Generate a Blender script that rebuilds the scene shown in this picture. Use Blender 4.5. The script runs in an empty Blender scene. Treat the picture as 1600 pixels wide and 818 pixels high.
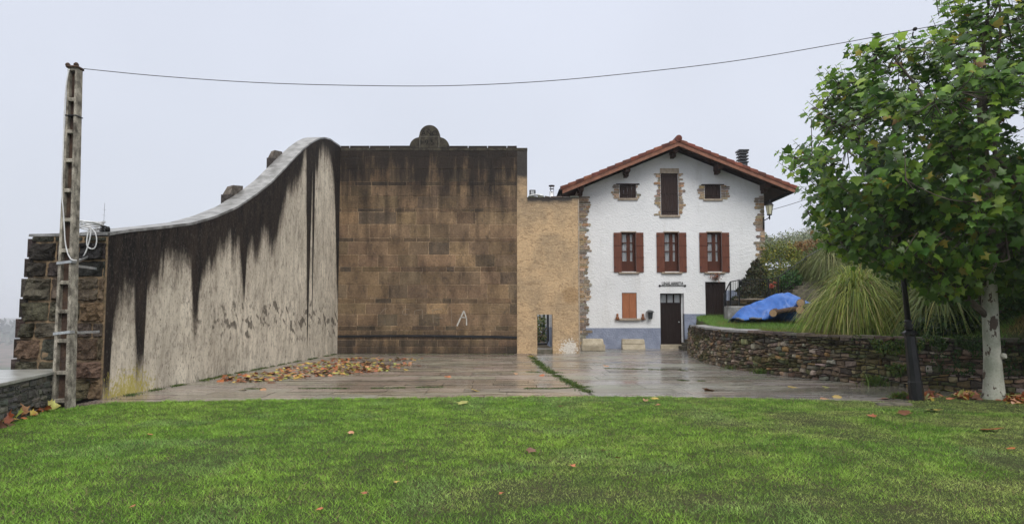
import bpy, math, random
import numpy as np
from mathutils import Vector, noise as mn
R = math.radians
random.seed(7); rng = np.random.default_rng(7)
SC = bpy.context.scene
COL = SC.collection

# ------------------------------------------------------------------ camera
F = 1150.0; PITCH = math.atan(81/1150.0); EYE = 1.6
cam_d = bpy.data.cameras.new('camera'); cam = bpy.data.objects.new('camera', cam_d); COL.objects.link(cam)
cam.location = (0, 0, EYE); cam.rotation_euler = (math.pi/2 + PITCH, 0, 0)
cam_d.sensor_width = 36; cam_d.lens = 36*F/1600; cam_d.clip_end = 9000; cam_d.clip_start = .05
SC.camera = cam

# ------------------------------------------------------------------ sky and light (overcast)
w = bpy.data.worlds.new('World'); SC.world = w; w.use_nodes = True
nt = w.node_tree; nt.nodes.clear()
SUN_EL, SUN_AZ = 48, 158      # azimuth clockwise from +Y
out = nt.nodes.new('ShaderNodeOutputWorld'); bg = nt.nodes.new('ShaderNodeBackground')
sky = nt.nodes.new('ShaderNodeTexSky'); sky.sky_type = 'NISHITA'; sky.sun_disc = False
sky.sun_elevation = R(SUN_EL); sky.sun_rotation = R(SUN_AZ); sky.dust_density = 6; sky.air_density = 1
tc = nt.nodes.new('ShaderNodeTexCoord'); sp = nt.nodes.new('ShaderNodeSeparateXYZ')
nt.links.new(tc.outputs['Generated'], sp.inputs[0])
ramp = nt.nodes.new('ShaderNodeValToRGB'); cr = ramp.color_ramp     # cloud layer: brighter towards the zenith
cr.elements[0].position = 0.0; cr.elements[0].color = (.625, .655, .725, 1)
cr.elements[1].position = 0.85; cr.elements[1].color = (1.5, 1.48, 1.44, 1)
e = cr.elements.new(.40); e.color = (.635, .67, .765, 1)
e = cr.elements.new(.12); e.color = (.635, .67, .75, 1)
nt.links.new(sp.outputs['Z'], ramp.inputs[0])
nz = nt.nodes.new('ShaderNodeTexNoise'); nz.inputs['Scale'].default_value = 1.6; nz.inputs['Detail'].default_value = 3
nt.links.new(tc.outputs['Generated'], nz.inputs['Vector'])
mr = nt.nodes.new('ShaderNodeMapRange'); mr.inputs['From Min'].default_value = .3; mr.inputs['From Max'].default_value = .7
mr.inputs['To Min'].default_value = 8.5; mr.inputs['To Max'].default_value = 9.8
nt.links.new(nz.outputs['Fac'], mr.inputs['Value'])
vm = nt.nodes.new('ShaderNodeVectorMath'); vm.operation = 'SCALE'
nt.links.new(ramp.outputs[0], vm.inputs[0]); nt.links.new(mr.outputs[0], vm.inputs['Scale'])
mx = nt.nodes.new('ShaderNodeMix'); mx.data_type = 'RGBA'; mx.inputs[0].default_value = .92
nt.links.new(sky.outputs[0], mx.inputs[6]); nt.links.new(vm.outputs[0], mx.inputs[7])
nt.links.new(mx.outputs[2], bg.inputs[0]); bg.inputs[1].default_value = .10
nt.links.new(bg.outputs[0], out.inputs[0])
sd = bpy.data.lights.new('sun', 'SUN'); so = bpy.data.objects.new('sun', sd); COL.objects.link(so)
sd.energy = 1.5; sd.angle = R(30); sd.color = (1, .97, .93)
az, el = R(SUN_AZ), R(SUN_EL)
sv = Vector((math.sin(az)*math.cos(el), math.cos(az)*math.cos(el), math.sin(el)))
so.rotation_euler = sv.to_track_quat('Z', 'Y').to_euler(); so.location = (0, -5, 30)
SC.view_settings.view_transform = 'Standard'; SC.view_settings.look = 'None'
SC.view_settings.exposure = 0.38; SC.view_settings.gamma = 1
SC.render.engine = 'CYCLES'
SC.cycles.use_denoising = True; SC.cycles.denoising_prefilter = 'ACCURATE'; SC.cycles.denoising_input_passes = 'RGB_ALBEDO_NORMAL'
SC.cycles.max_bounces = 5; SC.cycles.diffuse_bounces = 3; SC.cycles.glossy_bounces = 2
SC.cycles.transmission_bounces = 3; SC.cycles.volume_bounces = 0; SC.cycles.transparent_max_bounces = 4

# ------------------------------------------------------------------ pixel <-> world (real distances are given for every point)
cp, sp_ = math.cos(PITCH), math.sin(PITCH)
def ray(u, v):
    x = (u-800)/F; y = (409-v)/F
    return Vector((x, cp - y*sp_, sp_ + y*cp))
def P(u, v, Y):
    d = ray(u, v); t = Y/d.y
    return Vector((d.x*t, Y, EYE + d.z*t))
def G(u, v, z=0.0):
    d = ray(u, v); t = (z-EYE)/d.z
    return Vector((d.x*t, d.y*t, z))
def PX(u, v, X):
    d = ray(u, v); t = X/d.x
    return Vector((X, d.y*t, EYE + d.z*t))
def proj(p):
    x, y, z = p[0], p[1], p[2]-EYE
    f = y*cp + z*sp_; up = -y*sp_ + z*cp
    return 800 + F*x/f, 409 - F*up/f
def interp(x, xs, ys): return float(np.interp(x, xs, ys))

# ------------------------------------------------------------------ materials
def new_mat(name):
    m = bpy.data.materials.new(name); m.use_nodes = True
    t = m.node_tree; b = t.nodes['Principled BSDF']
    return m, t, b
def N(t, typ, **kw):
    n = t.nodes.new('ShaderNode'+typ)
    for k, v in kw.items():
        if hasattr(n, k): setattr(n, k, v)
    return n
def noise_node(t, scale, detail=4, stretch=(1, 1, 1), rough=.55, dist=0):
    c = t.nodes.get('OC') or N(t, 'TexCoord'); c.name = 'OC'
    mp = N(t, 'Mapping'); mp.inputs['Scale'].default_value = stretch
    t.links.new(c.outputs['Object'], mp.inputs['Vector'])
    n = N(t, 'TexNoise'); n.inputs['Scale'].default_value = scale; n.inputs['Detail'].default_value = detail
    n.inputs['Roughness'].default_value = rough; n.inputs['Distortion'].default_value = dist
    t.links.new(mp.outputs[0], n.inputs['Vector'])
    return n.outputs['Fac']
def rampf(t, src, a, b):
    n = N(t, 'MapRange'); n.inputs['From Min'].default_value = a; n.inputs['From Max'].default_value = b
    n.clamp = True; t.links.new(src, n.inputs['Value']); return n.outputs[0]
def mixc(t, f, a, b, blend='MIX'):
    n = N(t, 'Mix'); n.data_type = 'RGBA'; n.blend_type = blend
    for i, s in ((0, f), (6, a), (7, b)):
        if isinstance(s, (int, float)): n.inputs[i].default_value = s
        elif isinstance(s, tuple): n.inputs[i].default_value = (*s[:3], 1)
        else: t.links.new(s, n.inputs[i])
    return n.outputs[2]
def math_(t, op, a, b=0.0):
    n = N(t, 'Math'); n.operation = op
    for i, s in ((0, a), (1, b)):
        if isinstance(s, (int, float)): n.inputs[i].default_value = s
        else: t.links.new(s, n.inputs[i])
    return n.outputs[0]
def bump(t, b, h, strength, dist=.02):
    n = N(t, 'Bump'); n.inputs['Strength'].default_value = strength; n.inputs['Distance'].default_value = dist
    t.links.new(h, n.inputs['Height']); t.links.new(n.outputs[0], b.inputs['Normal']); return n
def mat(name, col, col2=None, rough=.85, scale=3, lo=.35, hi=.65, attr=False, bs=0, bscale=25, bdist=.02,
        stretch=(1, 1, 1), spec=.15, metal=0, trans=0, fine=.25, sheen=0):
    m, t, b = new_mat(name)
    col2 = col2 or tuple(c*.7 for c in col)
    c = mixc(t, rampf(t, noise_node(t, scale, 5, stretch), lo, hi), col, col2)
    if fine:
        f = rampf(t, noise_node(t, scale*11, 3, stretch), .3, .7)
        k = mixc(t, f, (1-fine,)*3, (1+fine,)*3); c = mixc(t, 1.0, c, k, 'MULTIPLY')
    if attr:
        a = N(t, 'Attribute', attribute_name='Col'); c = mixc(t, 1.0, c, a.outputs['Color'], 'MULTIPLY')
    t.links.new(c, b.inputs['Base Color'])
    b.inputs['Roughness'].default_value = rough; b.inputs['Specular IOR Level'].default_value = spec
    b.inputs['Metallic'].default_value = metal
    if bs: bump(t, b, noise_node(t, bscale, 5, stretch), bs, bdist)
    if trans:
        tr = N(t, 'BsdfTranslucent'); t.links.new(c, tr.inputs['Color']); ms = N(t, 'MixShader')
        ms.inputs[0].default_value = trans; o = t.nodes['Material Output']
        t.links.new(b.outputs[0], ms.inputs[1]); t.links.new(tr.outputs[0], ms.inputs[2]); t.links.new(ms.outputs[0], o.inputs['Surface'])
    return m
WHITE = (1, 1, 1)
M = {}
M['stone'] = mat('rubble stone', (1, 1, 1), (.62, .6, .58), attr=True, scale=9, bs=.9, bscale=22, bdist=.03, rough=.75, fine=.35)
M['blockstone'] = mat('rock faced stone', (1, 1, 1), (.45, .42, .4), attr=True, scale=6, bs=1, bscale=11, bdist=.08, rough=.7, fine=.4)
M['mortar'] = mat('dark joint', (.07, .06, .05), (.04, .035, .03), scale=12, bs=.4)
M['tanmortar'] = mat('tan mortar', (.27, .19, .115), (.13, .10, .065), scale=12, bs=.4)
M['greymortar'] = mat('grey mortar', (.17, .16, .14), (.09, .085, .07), scale=7, bs=.5)
M['cap'] = mat('wet cement coping', (.33, .34, .32), (.2, .2, .18), scale=4, rough=.28, spec=.6, bs=.15, bscale=30)
M['coping'] = mat('weathered cement coping', (.29, .29, .29), (.11, .11, .105), scale=3, rough=.45, spec=.5, bs=.25, bscale=25)
M['conc'] = mat('pole concrete', (.38, .35, .29), (.09, .08, .065), scale=8, rough=.85, bs=.7, bscale=50, bdist=.01, stretch=(1, 1, .75), fine=.45)
M['bench'] = mat('pale dressed stone', (.42, .37, .28), (.30, .26, .19), scale=5, bs=.4, bscale=30)
M['darkwood'] = mat('dark stained wood', (.022, .013, .011), (.012, .008, .007), scale=6, stretch=(6, 6, .5), rough=.5, bs=.2)
M['atticwood'] = mat('attic boards', (.045, .028, .024), (.028, .018, .016), scale=6, stretch=(6, 6, .5), rough=.6, bs=.2)
M['redwood'] = mat('red brown shutter paint', (.155, .058, .036), (.11, .042, .028), scale=4, stretch=(5, 5, .6), rough=.5, fine=.12)
M['orangewood'] = mat('orange wood shutter', (.36, .145, .07), (.27, .105, .05), scale=5, stretch=(6, 6, .5), rough=.55, fine=.12)
M['framewood'] = mat('window frame wood', (.09, .033, .02), (.06, .022, .014), scale=5, stretch=(5, 5, .6), rough=.5)
M['barge'] = mat('bargeboard wood', (.27, .125, .08), (.17, .08, .055), scale=3, rough=.6)
M['soffit'] = mat('soffit boards', (.06, .032, .024), (.035, .02, .016), scale=4, rough=.7)
M['tile'] = mat('roof tile', (1, 1, 1), (.6, .55, .5), attr=True, scale=3, rough=.6, bs=.3, bscale=30)
M['black'] = mat('black painted metal', (.012, .013, .015), (.02, .02, .022), rough=.35, spec=.5, scale=6, metal=.3)
M['gutter'] = mat('black gutter', (.02, .02, .02), rough=.4)
M['bstone'] = mat('pale sill stone', (.40, .34, .27), (.27, .22, .17), scale=8, bs=.4)
M['curtain'] = mat('net curtain', (.9, .92, .93), (.7, .73, .75), scale=8, stretch=(6, 6, .3), rough=.9, fine=.1)
M['steel'] = mat('stainless flue', (.65, .66, .68), rough=.25, metal=.9, fine=.05)
M['galv'] = mat('galvanised strap', (.5, .52, .53), rough=.4, metal=.6)
M['whitecable'] = mat('white cable', (.66, .67, .67), (.5, .5, .5), rough=.5, fine=.1)
M['cable'] = mat('thin dark cable', (.10, .10, .105), rough=.6, fine=.1)
M['plastic'] = mat('dark mailbox plastic', (.035, .04, .045), rough=.35, spec=.5)
M['terracotta'] = mat('terracotta figure', (.28, .12, .06), rough=.8)
M['lampglass'] = mat('cream lantern glass', (.62, .60, .42), (.55, .52, .36), rough=.3, fine=.05)
M['tarp'] = mat('blue tarpaulin', (.012, .11, .42), (.008, .08, .33), scale=2.5, rough=.38, spec=.5, bs=.5, bscale=6, bdist=.05, fine=.1)
M['tarpgrey'] = mat('faded tarp patch', (.10, .20, .32), (.08, .16, .26), rough=.5)
M['logbark'] = mat('log bark', (.10, .065, .045), (.05, .035, .03), rough=.9, scale=9, bs=.8)
M['logcut'] = mat('cut log face', (.42, .29, .18), (.33, .22, .13), rough=.8, scale=8)
M['bark'] = mat('grey bark', (.13, .11, .085), (.07, .06, .05), rough=.9, scale=6, bs=.7, stretch=(1, 1, .3))
M['leaf'] = mat('broad leaf', (1, 1, 1), (.75, .8, .7), attr=True, rough=.42, spec=.35, trans=.36, scale=2, fine=.12)
M['leafsmall'] = mat('small leaf', (1, 1, 1), (.72, .78, .7), attr=True, rough=.5, spec=.3, trans=.2, scale=1.5, fine=.15)
M['blade'] = mat('grass blade', (1, 1, 1), (.8, .85, .8), attr=True, rough=.5, spec=.25, trans=.3, scale=1.2, fine=.1)
M['deadleaf'] = mat('fallen leaf', (1, 1, 1), (.7, .6, .5), attr=True, rough=.45, spec=.4, scale=9, fine=.2)
M['chalk'] = mat('white chalk', (.55, .54, .50), (.42, .40, .36), rough=.9, scale=14)
M['faintchalk'] = mat('worn chalk', (.27, .22, .165), (.22, .175, .13), rough=.9, scale=14)
M['engrave'] = mat('engraved groove', (.012, .012, .011), rough=.95)
M['redflower'] = mat('flower petals', (.6, .1, .07), rough=.6)
M['rock'] = mat('flat mossy rock', (.16, .14, .11), (.07, .07, .05), scale=7, bs=.6)
M['whitewash'] = mat('white annex render', (.7, .7, .7), (.6, .6, .6), bs=.3)
M['blueplinth'] = mat('blue grey plinth paint', (.28, .315, .41), (.205, .235, .315), scale=2.2, bs=.75, bscale=13, bdist=.05, rough=.8, fine=.1)

def m_stucco():
    m, t, b = new_mat('white rough render')
    n1 = noise_node(t, .55, 4); n2 = noise_node(t, 3, 3, (1, 1, .3))
    c = mixc(t, rampf(t, n1, .35, .7), (.76, .77, .78), (.68, .695, .71))
    c = mixc(t, rampf(t, n2, .62, .8), c, (.62, .63, .63))
    n5 = noise_node(t, 1.8, 5, (1, 1, .16), .65); c = mixc(t, math_(t, 'MULTIPLY', rampf(t, n5, .54, .74), .35), c, (.50, .49, .46))
    t.links.new(c, b.inputs['Base Color']); b.inputs['Roughness'].default_value = .9
    bump(t, b, noise_node(t, 6, 6, (1, 1, 1.6), .65, dist=1.2), .6, .06)
    return m
M['stucco'] = m_stucco()

def m_tan():
    m, t, b = new_mat('ochre weathered render')
    n1 = noise_node(t, .9, 6, dist=.4); n2 = noise_node(t, 5, 5, (1, 1, 1.6), dist=1.2); n3 = noise_node(t, 18, 4)
    c = mixc(t, rampf(t, n1, .40, .60), (.50, .35, .20), (.33, .24, .145))
    c = mixc(t, math_(t, 'MULTIPLY', rampf(t, n2, .52, .66), .55), c, (.47, .34, .20))
    c = mixc(t, math_(t, 'MULTIPLY', rampf(t, n2, .47, .36), .5), c, (.20, .13, .07))
    a = N(t, 'Attribute', attribute_name='Col'); s = N(t, 'SeparateColor'); t.links.new(a.outputs['Color'], s.inputs[0])
    st = rampf(t, math_(t, 'ADD', s.outputs[0], math_(t, 'MULTIPLY', math_(t, 'SUBTRACT', n1, .5), .8)), .35, .75)
    c = mixc(t, st, c, (.035, .03, .026))
    ef = rampf(t, math_(t, 'ADD', s.outputs[1], math_(t, 'MULTIPLY', math_(t, 'SUBTRACT', n3, .5), 1.6)), .5, .62)
    c = mixc(t, ef, c, (.56, .52, .46))
    wet = rampf(t, math_(t, 'ADD', s.outputs[2], math_(t, 'MULTIPLY', math_(t, 'SUBTRACT', n2, .5), .5)), .45, .55)
    c = mixc(t, math_(t, 'MULTIPLY', wet, .6), c, (.25, .155, .07))
    k = mixc(t, rampf(t, n3, .3, .7), (.82,)*3, (1.15,)*3); c = mixc(t, 1.0, c, k, 'MULTIPLY')
    t.links.new(c, b.inputs['Base Color']); b.inputs['Roughness'].default_value = .85
    bump(t, b, n2, .6, .05); return m
M['tan'] = m_tan()

def m_sidewall():
    m, t, b = new_mat('stained concrete render')
    vs = noise_node(t, 3.4, 6, (1, 1, .26), .72); fine = noise_node(t, 20, 6, (1, 1, .55), .8); big = noise_node(t, .9, 5, (1, 1, .6), .65); mid = noise_node(t, 6, 5, (1, 1, .6), .7)
    c = mixc(t, rampf(t, big, .35, .65), (.73, .66, .54), (.50, .45, .365))
    c = mixc(t, math_(t, 'MULTIPLY', rampf(t, vs, .45, .66), .6), c, (.29, .25, .20))
    c = mixc(t, math_(t, 'MULTIPLY', rampf(t, mid, .50, .66), .7), c, (.22, .19, .16))
    c = mixc(t, math_(t, 'MULTIPLY', rampf(t, fine, .54, .64), .8), c, (.10, .085, .07))
    a = N(t, 'Attribute', attribute_name='Col'); s = N(t, 'SeparateColor'); t.links.new(a.outputs['Color'], s.inputs[0])
    nn = math_(t, 'ADD', math_(t, 'MULTIPLY', math_(t, 'SUBTRACT', vs, .5), .55), math_(t, 'MULTIPLY', math_(t, 'SUBTRACT', fine, .5), .5))
    halo = rampf(t, math_(t, 'ADD', s.outputs[0], nn), .02, .5)
    c = mixc(t, math_(t, 'MULTIPLY', halo, .50), c, (.13, .10, .075))
    gm = rampf(t, math_(t, 'ADD', s.outputs[1], math_(t, 'MULTIPLY', math_(t, 'SUBTRACT', fine, .5), 2.8)), .42, .80)
    c = mixc(t, math_(t, 'MULTIPLY', gm, .78), c, (.06, .048, .038))
    st = rampf(t, math_(t, 'ADD', s.outputs[0], nn), .34, .62)
    dark = mixc(t, rampf(t, vs, .38, .64), (.010, .009, .009), (.036, .027, .021))
    dark = mixc(t, math_(t, 'MULTIPLY', rampf(t, fine, .53, .64), .6), dark, (.12, .10, .085))
    dark = mixc(t, math_(t, 'MULTIPLY', rampf(t, mid, .55, .7), .6), dark, (.010, .009, .009))
    c = mixc(t, st, c, dark)
    li = rampf(t, math_(t, 'ADD', s.outputs[2], math_(t, 'MULTIPLY', math_(t, 'SUBTRACT', fine, .5), 2.6)), .55, .8)
    c = mixc(t, math_(t, 'MULTIPLY', li, .85), c, (.42, .36, .07))
    t.links.new(c, b.inputs['Base Color']); b.inputs['Roughness'].default_value = .8; b.inputs['Specular IOR Level'].default_value = .1
    bump(t, b, fine, .6, .03); return m
M['sidewall'] = m_sidewall()

def m_ashlar(name='brown ashlar'):
    m, t, b = new_mat(name)
    a = N(t, 'Attribute', attribute_name='Col')
    n1 = noise_node(t, 1.5, 6, (1, 1, .55), .65); n2 = noise_node(t, 14, 6, (1, 1, 1), .7); n3 = noise_node(t, 3.6, 5, (1, 1, .10), .65); n4 = noise_node(t, .7, 4); n5 = noise_node(t, 5, 5, (1, 1, .7), .7, dist=.8)
    c = mixc(t, rampf(t, n5, .42, .60), a.outputs['Color'], (.185, .134, .088))
    c = mixc(t, .35, a.outputs['Color'], c)
    k = mixc(t, rampf(t, n1, .34, .62), (.50, .48, .48), (1.22, 1.17, 1.08)); c = mixc(t, 1.0, c, k, 'MULTIPLY')
    k = mixc(t, rampf(t, n2, .32, .68), (.68,)*3, (1.28,)*3); c = mixc(t, 1.0, c, k, 'MULTIPLY')
    c = mixc(t, math_(t, 'MULTIPLY', rampf(t, n5, .56, .68), .6), c, (.055, .044, .036))
    oc = t.nodes['OC']; s = N(t, 'SeparateXYZ'); t.links.new(oc.outputs['Object'], s.inputs[0])
    h = math_(t, 'DIVIDE', s.outputs['Z'], 8.3)
    g = math_(t, 'ADD', h, math_(t, 'MULTIPLY', math_(t, 'SUBTRACT', n3, .5), .75))
    g = math_(t, 'ADD', g, math_(t, 'MULTIPLY', math_(t, 'SUBTRACT', n4, .5), .35))
    c = mixc(t, math_(t, 'MULTIPLY', rampf(t, g, .62, .93), .94), c, (.018, .016, .015))
    low = math_(t, 'ADD', math_(t, 'MULTIPLY', h, -6), math_(t, 'MULTIPLY', n3, 2.0))
    c = mixc(t, math_(t, 'MULTIPLY', rampf(t, low, .35, 1.1), .8), c, (.03, .025, .02))
    t.links.new(c, b.inputs['Base Color']); b.inputs['Roughness'].default_value = .8; b.inputs['Specular IOR Level'].default_value = .12
    bump(t, b, math_(t, 'ADD', n2, n5), .7, .03); return m
M['ashlar'] = m_ashlar()
M['crest'] = mat('lichened dark stone', (.028, .025, .021), (.07, .062, .045), scale=6, bs=.5, fine=.4)

def m_paving():
    m, t, b = new_mat('wet stone slabs')
    a = N(t, 'Attribute', attribute_name='Col')
    n1 = noise_node(t, .5, 4, (.35, 1, 1)); n2 = noise_node(t, 2.2, 6, (.45, 1.5, 1), .7, dist=.6); n3 = noise_node(t, 18, 5, (.5, 1, 1), .7)
    k = mixc(t, rampf(t, n2, .3, .7), (.62, .60, .58), (1.3, 1.25, 1.2)); c = mixc(t, 1.0, a.outputs['Color'], k, 'MULTIPLY')
    k = mixc(t, rampf(t, n3, .3, .7), (.8,)*3, (1.2,)*3); c = mixc(t, 1.0, c, k, 'MULTIPLY')
    t.links.new(c, b.inputs['Base Color'])
    r = N(t, 'MapRange'); r.inputs['From Min'].default_value = .35; r.inputs['From Max'].default_value = .62
    r.inputs['To Min'].default_value = .03; r.inputs['To Max'].default_value = .40
    t.links.new(math_(t, 'ADD', math_(t, 'MULTIPLY', n1, .6), math_(t, 'MULTIPLY', n2, .4)), r.inputs['Value'])
    t.links.new(r.outputs[0], b.inputs['Roughness']); b.inputs['Specular IOR Level'].default_value = .5
    bump(t, b, math_(t, 'ADD', n2, math_(t, 'MULTIPLY', n3, .4)), .22, .010); return m
M['paving'] = m_paving()
M['soil'] = mat('lawn soil', (.03, .045, .012), (.04, .04, .018), scale=2, rough=.95, bs=.5)
def m_ground():
    m, t, b = new_mat('meadow and fields')
    n = noise_node(t, .004, 4); n2 = noise_node(t, .05, 5); n3 = noise_node(t, 1.5, 5)
    c = mixc(t, rampf(t, n, .45, .55), (.16, .11, .09), (.05, .075, .03))
    c = mixc(t, rampf(t, n2, .4, .7), c, (.03, .045, .02))
    k = mixc(t, rampf(t, n3, .3, .7), (.7,)*3, (1.25,)*3); c = mixc(t, 1.0, c, k, 'MULTIPLY')
    t.links.new(c, b.inputs['Base Color']); b.inputs['Roughness'].default_value = 1; b.inputs['Specular IOR Level'].default_value = .1
    return m
M['ground'] = m_ground()
M['bank'] = mat('grassy bank soil', (.045, .075, .02), (.07, .06, .03), scale=1.2, rough=.95, bs=.6, bscale=9)
def m_trunk():
    m, t, b = new_mat('plane tree bark')
    n1 = noise_node(t, 3.5, 4, (1, 1, .7), dist=.3); n2 = noise_node(t, 7, 3, (1, 1, .55), .6); n3 = noise_node(t, 30, 4)
    c = mixc(t, rampf(t, n1, .35, .65), (.50, .49, .41), (.27, .29, .22))
    c = mixc(t, rampf(t, n2, .585, .61), c, (.08, .055, .038))
    k = mixc(t, rampf(t, n3, .3, .7), (.85,)*3, (1.1,)*3); c = mixc(t, 1.0, c, k, 'MULTIPLY')
    t.links.new(c, b.inputs['Base Color']); b.inputs['Roughness'].default_value = .7
    bump(t, b, n2, .3, .02); return m
M['trunk'] = m_trunk()
def m_glass():
    m, t, b = new_mat('window glass')
    b.inputs['Base Color'].default_value = (.02, .025, .03, 1); b.inputs['Roughness'].default_value = .05
    b.inputs['Alpha'].default_value = .06; b.inputs['Specular IOR Level'].default_value = .7; return m
M['glass'] = m_glass()

# ------------------------------------------------------------------ mesh building
class MB:
    def __init__(s): s.v = []; s.f = []; s.c = []; s.col = (1, 1, 1)
    def add(s, vs, fs, col=None):
        o = len(s.v); s.v += [tuple(p) for p in vs]; s.f += [tuple(o+i for i in f) for f in fs]
        s.c += [col or s.col]*len(vs); return o
    def box(s, a, b, col=None):
        x0, y0, z0 = a; x1, y1, z1 = b
        s.add([(x0,y0,z0),(x1,y0,z0),(x1,y1,z0),(x0,y1,z0),(x0,y0,z1),(x1,y0,z1),(x1,y1,z1),(x0,y1,z1)],
              [(0,3,2,1),(4,5,6,7),(0,1,5,4),(1,2,6,5),(2,3,7,6),(3,0,4,7)], col)
    def hexa(s, p, col=None): s.add(p, [(0,3,2,1),(4,5,6,7),(0,1,5,4),(1,2,6,5),(2,3,7,6),(3,0,4,7)], col)
    def beam(s, a, b, w, h, up=(0, 0, 1), col=None, w2=None, h2=None):
        a, b = Vector(a), Vector(b); d = (b-a).normalized(); u = Vector(up)
        sx = d.cross(u).normalized(); u = sx.cross(d).normalized(); w2 = w2 or w; h2 = h2 or h
        s.hexa([a-sx*w/2-u*h/2, a+sx*w/2-u*h/2, b+sx*w2/2-u*h2/2, b-sx*w2/2-u*h2/2, a-sx*w/2+u*h/2, a+sx*w/2+u*h/2, b+sx*w2/2+u*h2/2, b-sx*w2/2+u*h2/2], col)
    def tube(s, pts, r, n=8, col=None, cap=True):
        pts = [Vector(p) for p in pts]; rs = r if isinstance(r, (list, tuple)) else [r]*len(pts)
        vs = []; fs = []; prev = None
        for i, p in enumerate(pts):
            d = (pts[min(i+1, len(pts)-1)] - pts[max(i-1, 0)])
            d = d.normalized() if d.length > 1e-9 else Vector((0, 0, 1))
            if prev is None: x = d.orthogonal().normalized()
            else:
                x = prev - d*prev.dot(d); x = x.normalized() if x.length > 1e-6 else d.orthogonal().normalized()
            prev = x; y = d.cross(x)
            for k in range(n):
                a = 2*math.pi*k/n; vs.append(p + (x*math.cos(a)+y*math.sin(a))*rs[i])
        for i in range(len(pts)-1):
            for k in range(n): k2 = (k+1) % n; fs.append((i*n+k, i*n+k2, (i+1)*n+k2, (i+1)*n+k))
        if cap: fs.append(tuple(range(n))[::-1]); fs.append(tuple((len(pts)-1)*n+k for k in range(n)))
        s.add(vs, fs, col)
    def lathe(s, prof, n=16, origin=(0, 0, 0), axis=None, col=None, ang0=0):
        o = Vector(origin); ax = Vector(axis or (0, 0, 1)).normalized(); q = Vector((0, 0, 1)).rotation_difference(ax)
        vs = []; fs = []
        for r, z in prof:
            for k in range(n):
                a = 2*math.pi*k/n+ang0; vs.append(o + q @ Vector((r*math.cos(a), r*math.sin(a), z)))
        for i in range(len(prof)-1):
            for k in range(n): k2 = (k+1) % n; fs.append((i*n+k, i*n+k2, (i+1)*n+k2, (i+1)*n+k))
        fs.append(tuple(range(n))[::-1]); fs.append(tuple((len(prof)-1)*n+k for k in range(n)))
        s.add(vs, fs, col)
    def prism(s, poly, y0, y1, col=None):      # polygon in (x,z), extruded along y
        n = len(poly)
        s.add([(x, y0, z) for x, z in poly] + [(x, y1, z) for x, z in poly],
              [tuple(range(n)), tuple(range(2*n-1, n-1, -1))] + [(i, i+n, (i+1) % n+n, (i+1) % n) for i in range(n)], col)
    def grid(s, fn, nu, nv, col=None, colfn=None):
        o = len(s.v); 
        for j in range(nv+1):
            for i in range(nu+1):
                s.v.append(tuple(fn(i/nu, j/nv))); s.c.append(colfn(i/nu, j/nv) if colfn else (col or s.col))
        W = nu+1
        for j in range(nv):
            for i in range(nu):
                a = o+j*W+i; s.f.append((a, a+1, a+W+1, a+W))
    def build(s, name, m, parent=None, smooth=False, bevel=0, loc=None):
        me = bpy.data.meshes.new(name); me.from_pydata(s.v, [], s.f); me.update()
        a = me.color_attributes.new('Col', 'FLOAT_COLOR', 'POINT')
        a.data.foreach_set('color', np.array([(*c[:3], 1) for c in s.c], dtype=np.float32).ravel())
        if smooth: me.polygons.foreach_set('use_smooth', [True]*len(me.polygons))
        o = bpy.data.objects.new(name, me); COL.objects.link(o); me.materials.append(m)
        if parent: o.parent = parent
        if bevel:
            b = o.modifiers.new('bevel', 'BEVEL'); b.width = bevel; b.segments = 2; b.limit_method = 'ANGLE'
        return o
def np_mesh(name, V, Fc, C, m, parent=None, nface=3, smooth=False):
    me = bpy.data.meshes.new(name); nv, nf = len(V), len(Fc)
    me.vertices.add(nv); me.vertices.foreach_set('co', np.ascontiguousarray(V, dtype=np.float32).ravel())
    me.loops.add(nf*nface); me.loops.foreach_set('vertex_index', np.ascontiguousarray(Fc, dtype=np.int32).ravel())
    me.polygons.add(nf); me.polygons.foreach_set('loop_start', np.arange(nf, dtype=np.int32)*nface)
    me.polygons.foreach_set('loop_total', np.full(nf, nface, dtype=np.int32))
    if smooth: me.polygons.foreach_set('use_smooth', np.ones(nf, dtype=bool))
    me.update(); me.validate()
    a = me.color_attributes.new('Col', 'FLOAT_COLOR', 'POINT')
    a.data.foreach_set('color', np.concatenate([C, np.ones((nv, 1))], 1).astype(np.float32).ravel())
    me.materials.append(m); o = bpy.data.objects.new(name, me); COL.objects.link(o)
    if parent: o.parent = parent
    return o
def empty(name, label, cat, loc=(0, 0, 0), group=None, kind=None):
    o = bpy.data.objects.new(name, None); COL.objects.link(o); o.location = loc
    return tag(o, label, cat, group, kind)
def tag(o, label=None, cat=None, group=None, kind=None):
    if label: o['label'] = label
    if cat: o['category'] = cat
    if group: o['group'] = group
    if kind: o['kind'] = kind
    return o
def under(root, *objs):      # children are modelled in world space; keep them there while the Empty stands at the base
    for o in objs:
        o.parent = root; o.matrix_parent_inverse.identity()
        o.location = o.location - root.location
# parts are made with parent=None in world space and then hung on the thing by under()
def structure(o): o['kind'] = 'structure'; return o
def jit(c, a=.12):
    k = 1+random.uniform(-a, a); return tuple(max(0, x*k*(1+random.uniform(-a, a)*.35)) for x in c)

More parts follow.
